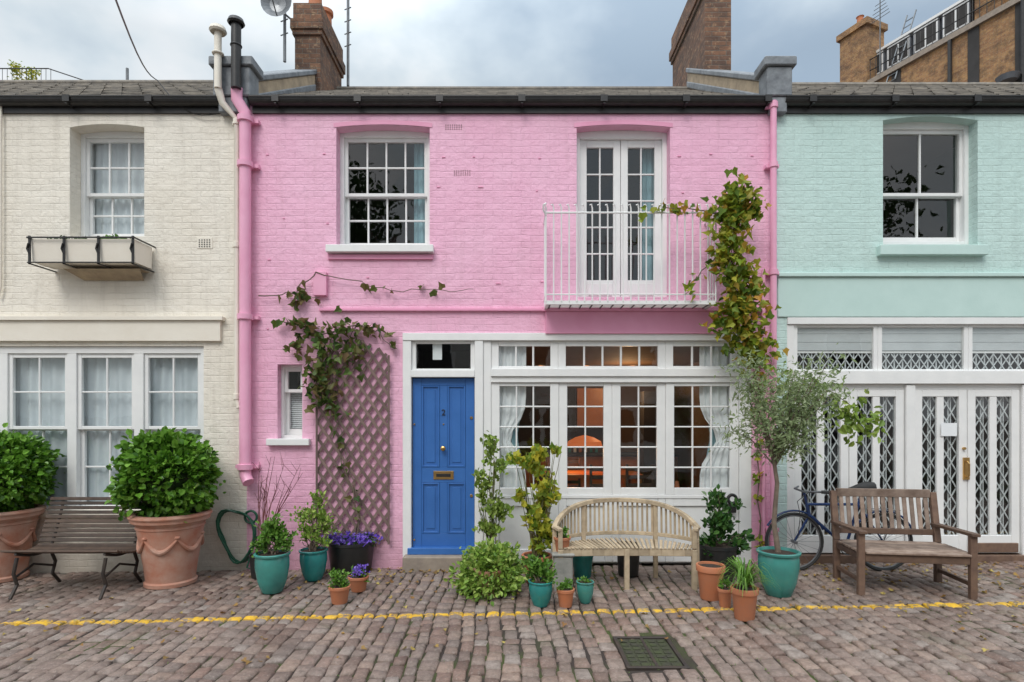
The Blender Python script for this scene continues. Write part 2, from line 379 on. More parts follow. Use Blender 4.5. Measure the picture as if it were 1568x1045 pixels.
def roof(parent,x0,x1,ze,zr,yr=3.0):
    mb=MB(); rows=16; 
    for i in range(rows):
        a=i/rows;b=(i+1)/rows; y0=-.07+(yr+.07)*a; y1=-.07+(yr+.07)*b; z0=ze+(zr-ze)*a; z1=ze+(zr-ze)*b
        x=x0-(i%2)*.13
        while x<x1:
            xa=max(x,x0);xb=min(x+.255,x1)
            if xb>xa+.01:
                j=random.uniform(-.008,.008)
                mb.add([(xa,y0,z0+.03+j),(xb,y0,z0+.03-j),(xb,y1+.03,z1+.022),(xa,y1+.03,z1+.022),(xa,y0,z0+.018),(xb,y0,z0+.018)],[[0,1,2,3],[4,5,1,0]],'slate')
            x+=.262
    mb.quad((x0,-.06,ze-.02),(x1,-.06,ze-.02),(x1,yr,zr-.01),(x0,yr,zr-.01),'slate')
    mb.quad((x0,yr,zr),(x1,yr,zr),(x1,2*yr+.5,ze),(x0,2*yr+.5,ze),'slate')
    mb.tube([(x0,yr,zr+.02),(x1,yr,zr+.02)],.05,'slate',8); mb.done('roof',parent)
ZE=Z(157)
XL,XP0,XP1,XR=X(-420),X(378),X(1182),X(2000)
WT=5.48
# ---- cream house
cream=empty('cream_brick_house'); mb=MB()
h1=(X(107),X(221),Z(362),Z(190),.04); h2=(X(-200),X(312),Z(782),Z(530),0,.12)
wall(mb,XL,XP0,-.4,WT,[h1,h2,(X(-330),X(-216),Z(362),Z(190),.04)],'cream')
mb.quad((XL,0,-.4),(XL,6.5,-.4),(XL,6.5,WT),(XL,0,WT),'cream'); mb.quad((XL,6.5,-.4),(XP0,6.5,-.4),(XP0,6.5,WT),(XL,6.5,WT),'cream')
mb.done('front_wall',cream)
mb=MB(); mb.box(XL,X(340),-.045,0,Z(523),Z(492),'creamtrim'); mb.box(XL,X(345),-.075,0,Z(492)+.001,Z(486),'creamtrim'); mb.box(X(-210),X(322),-.06,.1,Z(790),Z(780),'creamtrim')
for i in range(4):
    for j in range(5): mb.box(X(305)+j*.03,X(305)+j*.03+.014,-.010,-.0065,Z(379)+i*.026,Z(379)+i*.026+.014,'black')
mb.box(X(302),X(326),-.006,0,Z(381),Z(364),'creamtrim')
mb.done('string_course',cream,bevel=.003)
sash(cream,h1[0],h1[1],h1[2],h1[3],.2,3,2,2,Z(283)-.04,.045,rise=.03)
room(cream,h1[0]-.3,h1[1]+.3,.33,1.6,h1[2]-.2,h1[3]+.1,'pale')
curtain(cream,h1[0]+.02,h1[1]-.02,h1[2],h1[3],.335,'net',9,amp=.012)
mb=MB();gl=MB()
xs=[X(-200),X(-104),X(1),X(107),X(210),X(312)]
mb.box(xs[0],xs[-1],.03,.14,Z(541),Z(530),'white')
for x in xs: mb.box(x-.055,x+.055,.028,.14,Z(782),Z(541)-.001,'white')
for a,b in zip(xs,xs[1:]):
    panel(mb,gl,a+.055,b-.055,Z(658),Z(541),.05,.045,.05,.04,2,2); panel(mb,gl,a+.055,b-.055,Z(782),Z(655),.098,.045,.04,.075,2,2)
    mb.box(a+.055,b-.055,.02,.16,Z(782)-.001,Z(776),'white')
mb.done('ground_windows',cream,bevel=.004); gl.done('ground_windows_glass',cream)
room(cream,xs[0]-.2,xs[-1]-.0,.17,2.4,Z(790),Z(520),'pale')
for a,b in zip(xs,xs[1:]):
    curtain(cream,a+.02,b-.02,Z(782),Z(533),.18,'net',6,amp=.014)
gutter(cream,XL,X(345),ZE,); roof(cream,XL,X(350),ZE,7.44)
# ---- pink house
pink=empty('pink_brick_house'); mb=MB()
w1=(X(515),X(658),Z(378),Z(191),.035); w2=(X(883),X(1026),Z(455),Z(191),.035); w3=(X(425),X(463),Z(672),Z(558)); w4=(X(617),X(1150),-.1,Z(513),0,.1)
wall(mb,XP0,XP1,-.4,WT,[w1,w2,w3,w4],'pink',rmat='pink')
mb.quad((XP0,6.5,-.4),(XP1,6.5,-.4),(XP1,6.5,WT),(XP0,6.5,WT),'pink')
mb.done('front_wall',pink)
mb=MB()
mb.box(X(490),X(835),-.04,0,Z(477),Z(473),'pinktrim'); mb.box(X(835),X(1100),-.055,0,Z(512),Z(478),'pinktrim'); mb.box(X(830),X(1176),-.07,0,Z(478)+.001,Z(472),'pinktrim')
mb.box(X(503),X(663),-.03,0,Z(398),Z(391),'pinktrim')
for px,py in((695,195),(708,265)):
    for i in range(3):
        for j in range(8): mb.box(X(px)-.1+j*.026,X(px)-.1+j*.026+.012,-.006,0,Z(py)-.03+i*.024,Z(py)-.03+i*.024+.011,'brickc')
for px,py in((405,240),(438,340),(500,342),(492,242),(675,240),(725,238),(672,292),(735,292),(825,240),(825,292),(1040,238),(1082,240),(1150,240),(1045,292),(405,395),(560,430),(830,430),(760,440),(405,500),(600,480)):
    x=X(px)+random.uniform(-.04,.04); z=Z(py)+random.uniform(-.04,.04); mb.box(x,x+random.uniform(.02,.06),-.009,.0,z,z+.014,'pinktrim')
for w in (w1,w2):
    ap=arcpts(w[0]-.03,w[1]+.03,w[3]+.0,.035)
    for p,q in zip(ap,ap[1:]): mb.add([(p[0],-.006,p[1]),(q[0],-.006,q[1]),(q[0],-.006,q[1]+.05),(p[0],-.006,p[1]+.05)],[[0,1,2,3]],'pinktrim')
mb.box(X(482),X(502),-.06,0,Z(454),Z(418),'pinkpipe')
mb.done('string_course',pink,bevel=.003)
mb=MB(); mb.box(X(502),X(665),-.09,.19,Z(389),Z(378)+.002,'white'); mb.box(X(411),X(476),-.07,.15,Z(682),Z(672)+.002,'white')
mb.done('window_sills',pink,bevel=.006)
sash(pink,w1[0],w1[1],w1[2],w1[3],.17,4,2,2,Z(290),.05,rise=.03)
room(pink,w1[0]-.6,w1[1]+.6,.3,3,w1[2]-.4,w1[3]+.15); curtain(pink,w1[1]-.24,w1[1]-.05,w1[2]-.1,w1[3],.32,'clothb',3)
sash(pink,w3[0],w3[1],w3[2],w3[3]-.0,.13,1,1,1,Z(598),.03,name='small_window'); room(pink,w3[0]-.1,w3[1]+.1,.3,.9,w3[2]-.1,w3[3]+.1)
mb=MB()
for i in range(22): mb.add([(w3[0]+.03,.235,w3[2]+.05+i*.024),(w3[1]-.03,.235,w3[2]+.05+i*.024),(w3[1]-.03,.25,w3[2]+.07+i*.024),(w3[0]+.03,.25,w3[2]+.07+i*.024)],[[0,1,2,3]],'cloth')
mb.done('small_blind',pink)
# french doors
mb=MB();gl=MB(); a,b,c,d=w2[:4]
mb.box(a,a+.055,.13,.26,c,d,'white');mb.box(b-.055,b,.13,.26,c,d,'white');mb.box(a+.055,b-.055,.132,.26,d-.1,d,'white')
mid=(a+b)/2
for u,v in((a+.055,mid-.003),(mid+.003,b-.055)):
    panel(mb,gl,u,v,c,d-.1,.17,.085,.09,.24,2,5,bar=.018); mb.box(u+.1,v-.1,.158,.171,c+.05,c+.2,'white')
mb.done('french_doors',pink,bevel=.004); gl.done('french_doors_glass',pink)
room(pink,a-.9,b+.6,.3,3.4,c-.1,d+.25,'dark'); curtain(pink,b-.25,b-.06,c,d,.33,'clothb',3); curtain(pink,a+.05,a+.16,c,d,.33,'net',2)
mb=MB(); p=W(930,213,1.2); mb.lathe((p[0],p[1],p[2]-.01),[(0,0),(.04,0),(.045,.03),(0,.03)],'bulb',12); mb.done('ceiling_spotlight',pink)
# ground frame
mb=MB();gl=MB()
x0,x1=w4[0],w4[1]; zt=w4[3]
mb.box(x0,x1,-.03,.09,Z(522),zt+.02,'white'); mb.box(x0,X(630),-.02,.09,.02,Z(522)-.001,'white')
mb.box(X(727),X(740),-.022,.09,.02,Z(522)-.001,'white'); mb.box(X(740)+.001,X(752),.0,.09,.02,Z(522)-.001,'white'); mb.box(X(1132),x1,-.015,.09,.02,Z(522)-.001,'white')
mb.box(X(630),X(727),-.03,.088,Z(578),Z(567),'white')
panel(mb,gl,X(630)+.001,X(727)-.001,Z(567),Z(522)-.001,.02,.05,.03,.02,1,1)
mb.box(X(752),X(1132),-.035,.088,Z(577),Z(565),'white'); mb.box(X(752),X(1132),-.01,.088,Z(586),Z(577)-.001,'white')
for a,b,cl in((752,855,3),(855,1020,5),(1020,1132,3)):
    panel(mb,gl,X(a),X(b)-.001,Z(565),Z(522)-.001,.02,.09,.06,.035,cl,1,bar=.022)
for a,b,cl in((752,856,3),(856,938,2),(938,1020,2),(1020,1132,3)):
    panel(mb,gl,X(a),X(b)-.002,Z(758),Z(586)-.002,.015 if cl==3 else .025,.10,.04,.08,cl,5,bar=.018)
mb.box(X(752),X(1132),.01,.09,Z(764),Z(758)-.001,'white')
mb.box(X(752),X(1132),.04,.09,.03,Z(764)-.001,'white')
for a,b in((752,856),(856,938),(938,1020),(1020,1132)):
    for q in((X(a),X(a)+.09),(X(b)-.09,X(b)-.003)): mb.box(q[0],q[1],.018,.041,.05,Z(764)-.002,'white')
    mb.box(X(a)+.091,X(b)-.092,.019,.041,.05,.2,'white'); mb.box(X(a)+.091,X(b)-.092,.019,.041,Z(764)-.09,Z(764)-.002,'white')
mb.done('shopfront_frame',pink,bevel=.005); gl.done('shopfront_glass',pink)
mb=MB(); da,db,dz0,dz1=X(631),X(726),Z(840),Z(579)
yb=.045
mb.box(da,db,yb+.012,yb+.05,dz0,dz1,'blue')
def stile(a,b,c,d,yy=0): mb.box(a,b,yb+yy,yb+.013,c,d,'blue')
stile(da,da+.105,dz0,dz1);stile(db-.105,db,dz0,dz1);mx=(da+db)/2
for c,d in((Z(840),Z(818)),(Z(740),Z(716)),(Z(590),Z(579))): stile(da+.106,db-.106,c,d,.001)
stile(mx-.045,mx+.045,Z(818)+.001,Z(740)-.001,.001);stile(mx-.045,mx+.045,Z(716)+.001,Z(590)-.001,.001)
for c,d in((Z(818),Z(740)),(Z(716),Z(590))):
    for a,b in((da+.106,mx-.046),(mx+.046,db-.106)):
        t=.02
        mb.box(a+.001,a+t,yb-.006,yb+.014,c+.002,d-.002,'blue');mb.box(b-t,b-.001,yb-.006,yb+.014,c+.002,d-.002,'blue')
        mb.box(a+t,b-t,yb-.005,yb+.014,c+.002,c+t,'blue');mb.box(a+t,b-t,yb-.005,yb+.014,d-t,d-.002,'blue')
        mb.box(a+.055,b-.055,yb+.004,yb+.0125,c+.055,d-.055,'blue')
mb.box(X(625),X(727),-.05,yb+.01,Z(848),Z(838)-.004,'blue')
mb.box(mx-.12,mx+.12,yb-.008,yb+.002,Z(735),Z(722),'brass'); mb.box(mx-.085,mx+.085,yb-.012,yb-.007,Z(731),Z(726),'black')
mb.tube([(mx,yb+.002,Z(687)),(mx,yb-.03,Z(687)),(mx,yb-.04,Z(687)),(mx,yb-.06,Z(687)),(mx,yb-.068,Z(687))],[.014,.012,.03,.03,.012],'brass',14)
for z in (Z(760),Z(640)): mb.tube([(db-.035,yb+.001,z),(db-.035,yb-.012,z)],.018,'brass',12)
for z in (Z(650),Z(828)): mb.tube([(da+.02,yb+.001,z),(da+.02,yb-.012,z)],.012,'brass',12)
mb.tube([(mx,yb+.001,Z(650)),(mx,yb-.006,Z(650))],.01,'brass',12)
mb.done('blue_door',pink,bevel=.003)
cu=bpy.data.curves.new('door_number','FONT'); cu.body='2'; cu.size=.1; cu.extrude=.003; cu.align_x='CENTER'
o=bpy.data.objects.new('door_number',cu); scene.collection.objects.link(o); o.parent=pink; o.location=(mx,yb-.004,Z(636)); o.rotation_euler=(math.pi/2,0,0); cu.materials.append(M['black'])
mb=MB(); mb.box(X(620),X(729),-.16,.1,-.1,Z(848)-.002,'stone'); mb.done('door_step',pink,bevel=.012)
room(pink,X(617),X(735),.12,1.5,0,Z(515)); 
mb=MB(); p=W(673,543,.3); mb.box(p[0]-.05,p[0]+.06,.06,.062,p[2]-.09,p[2]+.1,'cloth'); mb.done('paper_notice',pink)
# kitchen
RX0,RX1=X(742),X(1175)
room(pink,RX0,RX1,.10,4.2,.15,2.66,'room','orange','kitchen_room')
mb=MB()
mb.box(.2,3.0,3.6,4.19,.16,1.05,'orange'); mb.box(.1,3.0,3.55,4.18,1.055,1.1,'dark'); mb.box(1.2,1.9,3.8,4.18,1.6,2.3,'orange'); mb.box(2.2,2.6,2.8,3.2,.16,2.2,'dark'); mb.box(-.2,.7,3.7,4.18,1.11,2.35,'dark')
mb.box(.72,1.18,3.79,4.17,1.5,2.3,'dark'); mb.box(.5,.53,4.0,4.17,1.2,2.3,'white')
for k in range(9): mb.box(.75+k*.1,.80+k*.1,3.9,3.97,1.11,1.11+random.uniform(.1,.28),random.choice(['white','terra','tealL','brass']))
mb.box(.3,1.9,1.5,2.3,.88,.93,'orange')
for x in(.36,1.84):
    for y in(1.56,2.24): mb.box(x-.035,x+.035,y-.035,y+.035,.16,.879,'orange')
for x,y in((.55,1.25),(1.25,1.2),(1.75,1.25),(.9,2.6)):
    for dx in(-.18,.18):
        for dy in(-.18,.18): mb.box(x+dx-.018,x+dx+.018,y+dy-.018,y+dy+.018,.16,.6,'dwood')
        mb.box(x+dx-.018,x+dx+.018,y-.2,y-.165,.6,1.12,'dwood')
    mb.box(x-.2,x+.2,y-.2,y+.2,.6,.63,'dwood')
    for k in range(4): mb.box(x-.17,x+.17,y-.195,y-.175,.7+k*.11,.75+k*.11,'dwood')
mb.box(RX0+.05,RX1-.05,.3,.7,.7,.74,'white'); mb.lathe((1.3,.5,.75),[(0,0),(.05,0),(.06,.08),(.03,.14)],'tealL',14); mb.lathe((2.1,.55,.75),[(0,0),(.06,0),(.04,.1),(.02,.2)],'terra',14)
mb.done('kitchen_furniture',pink,bevel=.004)
mb=MB(); p=W(895,676,1.9); mb.lathe((p[0],p[1],p[2]-.08),[(.27,0),(.25,.08),(.14,.14),(.03,.17)],'shade',24); mb.tube([(p[0],p[1],p[2]+.08),(p[0],p[1],2.64)],.006,'black',6)
for x,y in((.5,3.2),(1.3,3.2),(2.1,3.2),(2.3,1.6)): mb.lathe((x,y,2.63),[(0,0),(.04,0),(.04,.02)],'bulb',12)
mb.done('kitchen_lamps',pink)
for i,(x,y,z,e) in enumerate(((.9,1.9,1.25,9),(1.9,2.7,2.3,24))):
    l=bpy.data.lights.new('kitchen_bulb','POINT'); l.energy=e; l.color=(1,.58,.28); l.shadow_soft_size=.12
    o=bpy.data.objects.new('kitchen_bulb_%d'%i,l); scene.collection.objects.link(o); o.parent=pink; o.location=(x,y,z)
curtain(pink,X(757),X(806),Z(764),Z(520),.115,'cloth',5,tie=(Z(672),.5)); curtain(pink,X(764),X(800),Z(764),Z(590),.15,'clothb',4,tie=(Z(668),.8))
curtain(pink,X(1076),X(1130),Z(764),Z(520),.115,'cloth',5,tie=(Z(672),.5),side=1); curtain(pink,X(1086),X(1126),Z(764),Z(590),.15,'clothb',4,tie=(Z(668),.8),side=1)
gutter(pink,X(388),X(1174),ZE); roof(pink,X(383),X(1178),ZE,7.33)
# balcony
mb=MB(); bx0,bx1=W(836,0,-.36)[0],W(1096,0,-.36)[0]; by=-.36; zb=W(0,458,by)[2]-.03; ztp=W(0,326,by)[2]
mb.box(bx0,bx1,by,by+.03,zb-.03,zb+.012,'white')
for x in(bx0,bx1-.03): mb.box(x,x+.03,by+.031,-.001,zb-.03,zb+.012,'white')
n=34
for i in range(n):
    y=by+.035+i*.0098; 
    if i%3==0: mb.box(bx0+.031,bx1-.031,y,y+.014,zb-.012,zb+.002,'white')
for i in range(16): x=bx0+.05+i*(bx1-bx0-.1)/15; mb.box(x-.006,x+.006,by+.031,-.002,zb-.022,zb-.013,'black')
mb.tube([(bx0,by,ztp),(bx1,by,ztp)],.011,'white',6); mb.tube([(bx0,by,zb+.08),(bx1,by,zb+.08)],.008,'white',6)
for x in(bx0,bx1):
    mb.tube([(x,by,ztp),(x,0,ztp)],.011,'white',6); mb.tube([(x,by,zb+.08),(x,0,zb+.08)],.008,'white',6)
    for k in range(1,4): mb.tube([(x,by+k*.085,zb),(x,by+k*.085,ztp+.04)],.007,'white',6)
    mb.tube([(x,by,ztp-.03),(x-.03,by-.03,ztp+.02),(x-.03,by-.05,ztp+.07),(x,by-.04,ztp+.09)],.011,'white',6)
nb=22
for i in range(nb+1):
    x=bx0+(bx1-bx0)*i/nb; mb.tube([(x,by,zb),(x,by,ztp+.05),(x-.012,by-.012,ztp+.09),(x-.03,by-.01,ztp+.08)],.0085,'white',6)
mb.done('balcony',pink,smooth=True)
# ---- mint house
mint=empty('mint_brick_house'); mb=MB()
m1=(X(1352),X(1497),Z(376),Z(178),.05); m2=(X(1205),X(1720),-.1,Z(488),0,.1)
wall(mb,XP1,XR,-.4,WT,[m1,m2,(X(1752),X(1897),Z(376),Z(178),.05)],'mint')
mb.quad((XR,0,-.4),(XR,6.5,-.4),(XR,6.5,WT),(XR,0,WT),'mint'); mb.quad((XP1,6.5,-.4),(XR,6.5,-.4),(XR,6.5,WT),(XP1,6.5,WT),'mint')
mb.done('front_wall',mint)
mb=MB(); mb.box(X(1190),XR,-.05,0,Z(425),Z(419),'minttrim'); mb.box(X(1342),X(1505),-.08,.17,Z(393),Z(378)+.002,'minttrim')
mb.box(X(1190),XR,-.02,0,Z(486),Z(425)-.001,'minttrim'); mb.done('string_course',mint,bevel=.006)
sash(mint,m1[0],m1[1],m1[2]+.05,m1[3],.16,2,1,1,Z(290),.05,rise=.035)
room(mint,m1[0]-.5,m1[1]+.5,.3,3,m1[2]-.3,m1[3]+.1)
mb=MB();gl=MB()
mb.box(m2[0],m2[1],-.02,.09,Z(497),m2[3]+.01,'white')
for a,b in((1205,1216),(1388,1402),(1566,1580),(1709,1720)): mb.box(X(a),X(b),.0,.09,.03,Z(590),'white')
mb.box(X(1205),X(1216),.0,.09,Z(590)+.001,Z(497)-.001,'white')
mb.box(X(1216),m2[1],-.02,.09,Z(588),Z(568),'white')
for a,b in((1216,1346),(1346,1485),(1485,1620)): panel(mb,gl,X(a)+.001,X(b)-.001,Z(568)+.001,Z(497)-.001,.02,.05,.03,.02,1,1)
doors=[(1217,1302),(1303,1387),(1403,1484),(1485,1565),(1581,1645),(1646,1708)]
for a,b in doors: panel(mb,gl,X(a),X(b),Z(848),Z(597),.03,.095,.08,.21,2,1,bar=.085)
mb.box(X(1217),X(1708),.04,.088,Z(597)+.001,Z(588)-.001,'white')
mb.done('garage_doors',mint,bevel=.004); gl.done('garage_glass',mint)
mb=MB(); mb.box(X(1205),m2[1],-.03,.1,.02,Z(850),'mwood'); mb.box(X(1486),X(1560),-.0,.03,Z(846),Z(832),'mwood'); mb.done('threshold',mint,bevel=.004)
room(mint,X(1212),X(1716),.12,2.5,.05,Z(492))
mb=MB()
# folding scissor gates: paired uprights joined by crossing flat bars
for a,b in doors:
    A,B=X(a)+.06,X(b)-.06
    lattice(mb,A,B,Z(822),Z(600),.092,.12,.20,.006,.014,'blind')
    k=A+.03
    while k<B:
        for dx in(0,.028): mb.box(k+dx-.005,k+dx+.005,.097,.108,Z(826),Z(598),'blind')
        k+=.12
for a,b in((1222,1340),(1350,1480),(1490,1615)):
    lattice(mb,X(a),X(b),Z(567),Z(540),.076,.10,.14,.006,.012,'blind'); mb.box(X(a),X(b),.07,.085,Z(540),Z(537),'white')
    k=X(a)
    while k<X(b): mb.box(k,k+.014,.086,.095,Z(567),Z(540),'blind'); k+=.10
mb.done('scissor_grille',mint)
mb=MB()
for a,b in((1218,1344),(1348,1483),(1487,1618)):
    for k in range(3): mb.box(X(a),X(b),.064-.004*k,.069-.004*k,Z(536)+k*.1+.0,Z(536)+k*.1+.099,'blind')
mb.done('roman_blinds',mint)
mb=MB(); mb.box(X(1443),X(1467),.018,.022,Z(668),Z(648),'cloth'); mb.box(X(1477),X(1486),.01,.031,Z(735),Z(701),'brass'); mb.tube([(X(1481),.0,Z(707)),(X(1481),-.03,Z(710)),(X(1481),-.03,Z(728)),(X(1481),.0,Z(731))],.009,'brass',8)
mb.tube([(X(1478),.03,Z(687)),(X(1478),.0,Z(687))],.016,'brass',10); mb.done('door_furniture',mint)
gutter(mint,X(1196),XR,ZE); roof(mint,X(1190),XR,ZE,7.40)
# ---- party walls + chimneys
def party(name,xa,xb):
    e=empty(name); mb=MB(); z0,z1=5.49,7.42
    def slab(x0,x1,y0,y1,lo,hi,mat):
        f=lambda y:z0+(z1-z0)*max(0,y)/3
        mb.add([(x0,y0,f(y0)+lo),(x1,y0,f(y0)+lo),(x1,y1,f(y1)+lo),(x0,y1,f(y1)+lo),(x0,y0,f(y0)+hi),(x1,y0,f(y0)+hi),(x1,y1,f(y1)+hi),(x0,y1,f(y1)+hi)],
         [[0,3,2,1],[4,5,6,7],[0,1,5,4],[1,2,6,5],[2,3,7,6],[3,0,4,7]],mat)
    slab(xa,xb,.06,3,-.05,.22,'render'); slab(xa-.025,xb+.025,.05,3.0,.221,.30,'lead'); slab(xa-.012,xb+.012,.07,3,-.04,.07,'lead')
    mb.box(xa-.03,xb+.03,-.12,.12,5.483,5.82,'lead'); mb.box(xa-.07,xb+.07,-.15,.16,5.821,5.93,'lead')
    mb.box(xa+.02,xb-.02,-.10,-.004,5.30,5.482,'lead')
    mb.done('parapet',e,bevel=.012); return e
party('party_wall_parapet',X(338),X(386))
party('party_wall_parapet',X(1172),X(1202))
def chimney(xa,xb,ya,yb_,z0,zt,pots):
    e=empty('brick_chimney'); mb=MB()
    mb.box(xa,xb,ya,yb_,z0,zt-.5,'brickc'); mb.box(xa-.03,xb+.03,ya-.03,yb_+.03,zt-.499,zt-.42,'brickc'); mb.box(xa-.055,xb+.055,ya-.055,yb_+.055,zt-.419,zt-.26,'brickc')
    mb.box(xa-.02,xb+.02,ya-.02,yb_+.02,zt-.259,zt,'brickc'); mb.box(xa-.05,xb+.05,ya-.05,yb_+.05,z0,z0+.45,'lead')
    mb.done('stack',e,bevel=.006); mb=MB()
    for y in pots:
        mb.lathe(((xa+xb)/2,y,zt),[(.14,0),(.11,.1),(.10,.4),(.13,.42),(.13,.48),(.09,.48),(.08,.3)],'terra',16)
    mb.done('pots',e,smooth=True)
chimney(-3.38,-2.98,2.15,3.25,5.9,8.20,(2.5,3.0)); chimney(3.02,3.43,2.2,4.0,5.9,8.90,(2.5,))
# ---- pipes
def bracket(mb,x,y,z,r,mat): mb.tube([(x,y,z-.035),(x,y,z-.03),(x,y,z+.03),(x,y,z+.035)],[r*1.05,r*1.38,r*1.38,r*1.05],mat,14); mb.box(x-r*2.1,x+r*2.1,y+r*.6,-.0,z-.02,z+.02,mat)
e=empty('drainpipe'); mb=MB(); px=X(383)-.01
mb.tube([(X(371),-.13,Z(145)),(X(371),-.13,Z(162)),(px,-.1,Z(180)),(px,-.1,Z(195)),(px,-.1,Z(718)),(px+.01,-.11,Z(728)),(px+.06,-.15,Z(737))],.064,'pinkpipe',16)
for y in(190,258,488,714): bracket(mb,px,-.1,Z(y),.064,'pinkpipe')
mb.done('pipe',e,smooth=True)
e=empty('drainpipe'); mb=MB(); px2=X(1179)
mb.tube([(px2,-.09,Z(162)),(px2,-.09,Z(870))],.036,'pinkpipe',14)
for y in(168,258,420,640,810): bracket(mb,px2,-.09,Z(y),.036,'pinkpipe')
mb.tube([(px2-.1,-.05,Z(415)),(px2-.1,-.05,Z(868))],.022,'pinkpipe',10); mb.done('pipe',e,smooth=True)
e=empty('drainpipe'); mb=MB(); mb.tube([(X(346),-.17,Z(150)),(X(350),-.14,Z(168)),(X(367),-.07,Z(188)),(X(367),-.07,Z(610)),(X(371),-.08,Z(625))],[.045,.04,.03,.03,.03],'creamtrim',12)
for y in(192,378,608): bracket(mb,X(367),-.07,Z(y),.03,'creamtrim')
mb.tube([(X(6),-.04,Z(165)),(X(6),-.04,Z(440)),(X(2),-.04,Z(455))],.014,'creamtrim',8)
mb.done('pipe',e,smooth=True)
for px_,mt,ytop in((344,'creamtrim',66),(371,'black',54)):
    e=empty('vent_pipe'); mb=MB(); x=X(px_)+.02; z=Z(ytop)
    mb.tube([(x,-.19,Z(150)),(x,-.19,z)],.04 if mt!='black' else .055,mt,14)
    mb.lathe((x,-.19,z),[(.08,-.01),(.095,.01),(.08,.05),(.04,.07),(0,.075)],mt,16); mb.ring((x,-.19,z-.25),.053,.012,mt,'z'); mb.done('pipe',e,smooth=True)
# window box
e=empty('window_box'); mb=MB(); wx0,wx1=-5.37,-4.22; zb=W(0,402,-.33)[2];ztp=W(0,367,-.33)[2]
mb.add([(wx0,-.33,zb),(wx1,-.33,zb),(wx1,-.03,zb),(wx0,-.03,zb),(wx0,-.35,ztp),(wx1,-.35,ztp),(wx1,-.03,ztp),(wx0,-.03,ztp)],[[0,3,2,1],[0,1,5,4],[1,2,6,5],[2,3,7,6],[3,0,4,7]],'creamtrim')
mb.quad((wx0,-.345,ztp-.03),(wx1,-.345,ztp-.03),(wx1,-.03,ztp-.03),(wx0,-.03,ztp-.03),'soil')
for i in range(4):
    x=wx0+.0+(wx1-wx0)*i/3; mb.box(x-.014,x+.014,-.375,-.36,zb-.03,ztp+.03,'black'); mb.box(x-.012,x+.012,-.375,0,zb-.03,zb-.018,'black')
    mb.tube([(x,-.37,zb+.08),(x-.02,-.38,zb+.14),(x,-.385,zb+.2)],.01,'black',6)
mb.box(wx0-.02,wx1+.02,-.385,-.376,ztp-.0,ztp+.018,'black'); mb.box(wx0-.02,wx1+.02,-.383,-.376,zb-.02,zb-.005,'black')
for x in(wx0-.02,wx1+.02): mb.box(x-.006,x+.006,-.385,0,ztp,ztp+.018,'black')
mb.add([(wx0+.25,-.02,zb-.04),(wx1-.02,-.02,zb-.04),(wx1-.1,-.02,zb-.13),(wx0+.35,-.02,zb-.13),(wx0+.25,-.22,zb-.04),(wx1-.02,-.22,zb-.04)],[[0,1,5,4],[4,5,2,3]],'render')
mb.done('box',e,bevel=.003); leaves('plants',blob(((wx0+wx1)/2+.3,-.18,ztp+.03),(.28,.12,.07),240),.05,'oval','Lgreen',e); leaves('plants_small',blob(((wx0+wx1)/2-.3,-.18,ztp+.01),(.3,.12,.03),90),.045,'oval','Ldark',e)
# aerials, wire
def aerial(px,py0,py1,Y,yagi=True,dish=False):
    e=empty('tv_aerial'); mb=MB(); a=W(px,py1,Y);b=W(px,py0,Y); mb.tube([a,b],.024,'steel',8)
    if yagi:
        z=a[2]+(b[2]-a[2])*.35
        while z<b[2]: mb.tube([(a[0]-.06,Y,z),(a[0]+.06,Y-.03,z+.02)],.009,'steel',6); z+=.21
    if dish:
        p=W(424,4,Y-.2); c=Vector(p); vs=[c+Vector((0,.05,0))];n=20
        for rr,dy in((.12,.03),(.23,-.03)):
            for k in range(n): an=2*math.pi*k/n; vs.append(c+Vector((rr*math.cos(an),dy,rr*math.sin(an))))
        fs=[[0,k+1,(k+1)%n+1] for k in range(n)]+[[k+1,(k+1)%n+1,(k+1)%n+1+n,k+1+n] for k in range(n)]
        mb.add(vs,fs,'steel'); mb.tube([c+Vector((0,.05,-.05)),c+Vector((.12,.2,-.1))],.015,'steel',6); mb.tube([c+Vector((0,.0,-.2)),c+Vector((0,-.22,-.02))],.01,'steel',6)
    mb.done('mast',e)
aerial(436,-20,95,1.9,True,True); aerial(533,-40,132,3.0); aerial(195,105,132,3.4,False)
e=empty('overhead_cable'); mb=MB(); a=Vector(W(170,-20,-3.5)); b=Vector((X(243),-.02,Z(125)));c=Vector((X(335),-.05,Z(178)))
mb.tube([a.lerp(b,t/8)-Vector((0,0,.12*math.sin(math.pi*t/8))) for t in range(9)],.006,'black',5); mb.tube([b.lerp(c,t/8)-Vector((0,0,.16*math.sin(math.pi*t/8))) for t in range(9)],.006,'black',5); mb.done('cable',e)
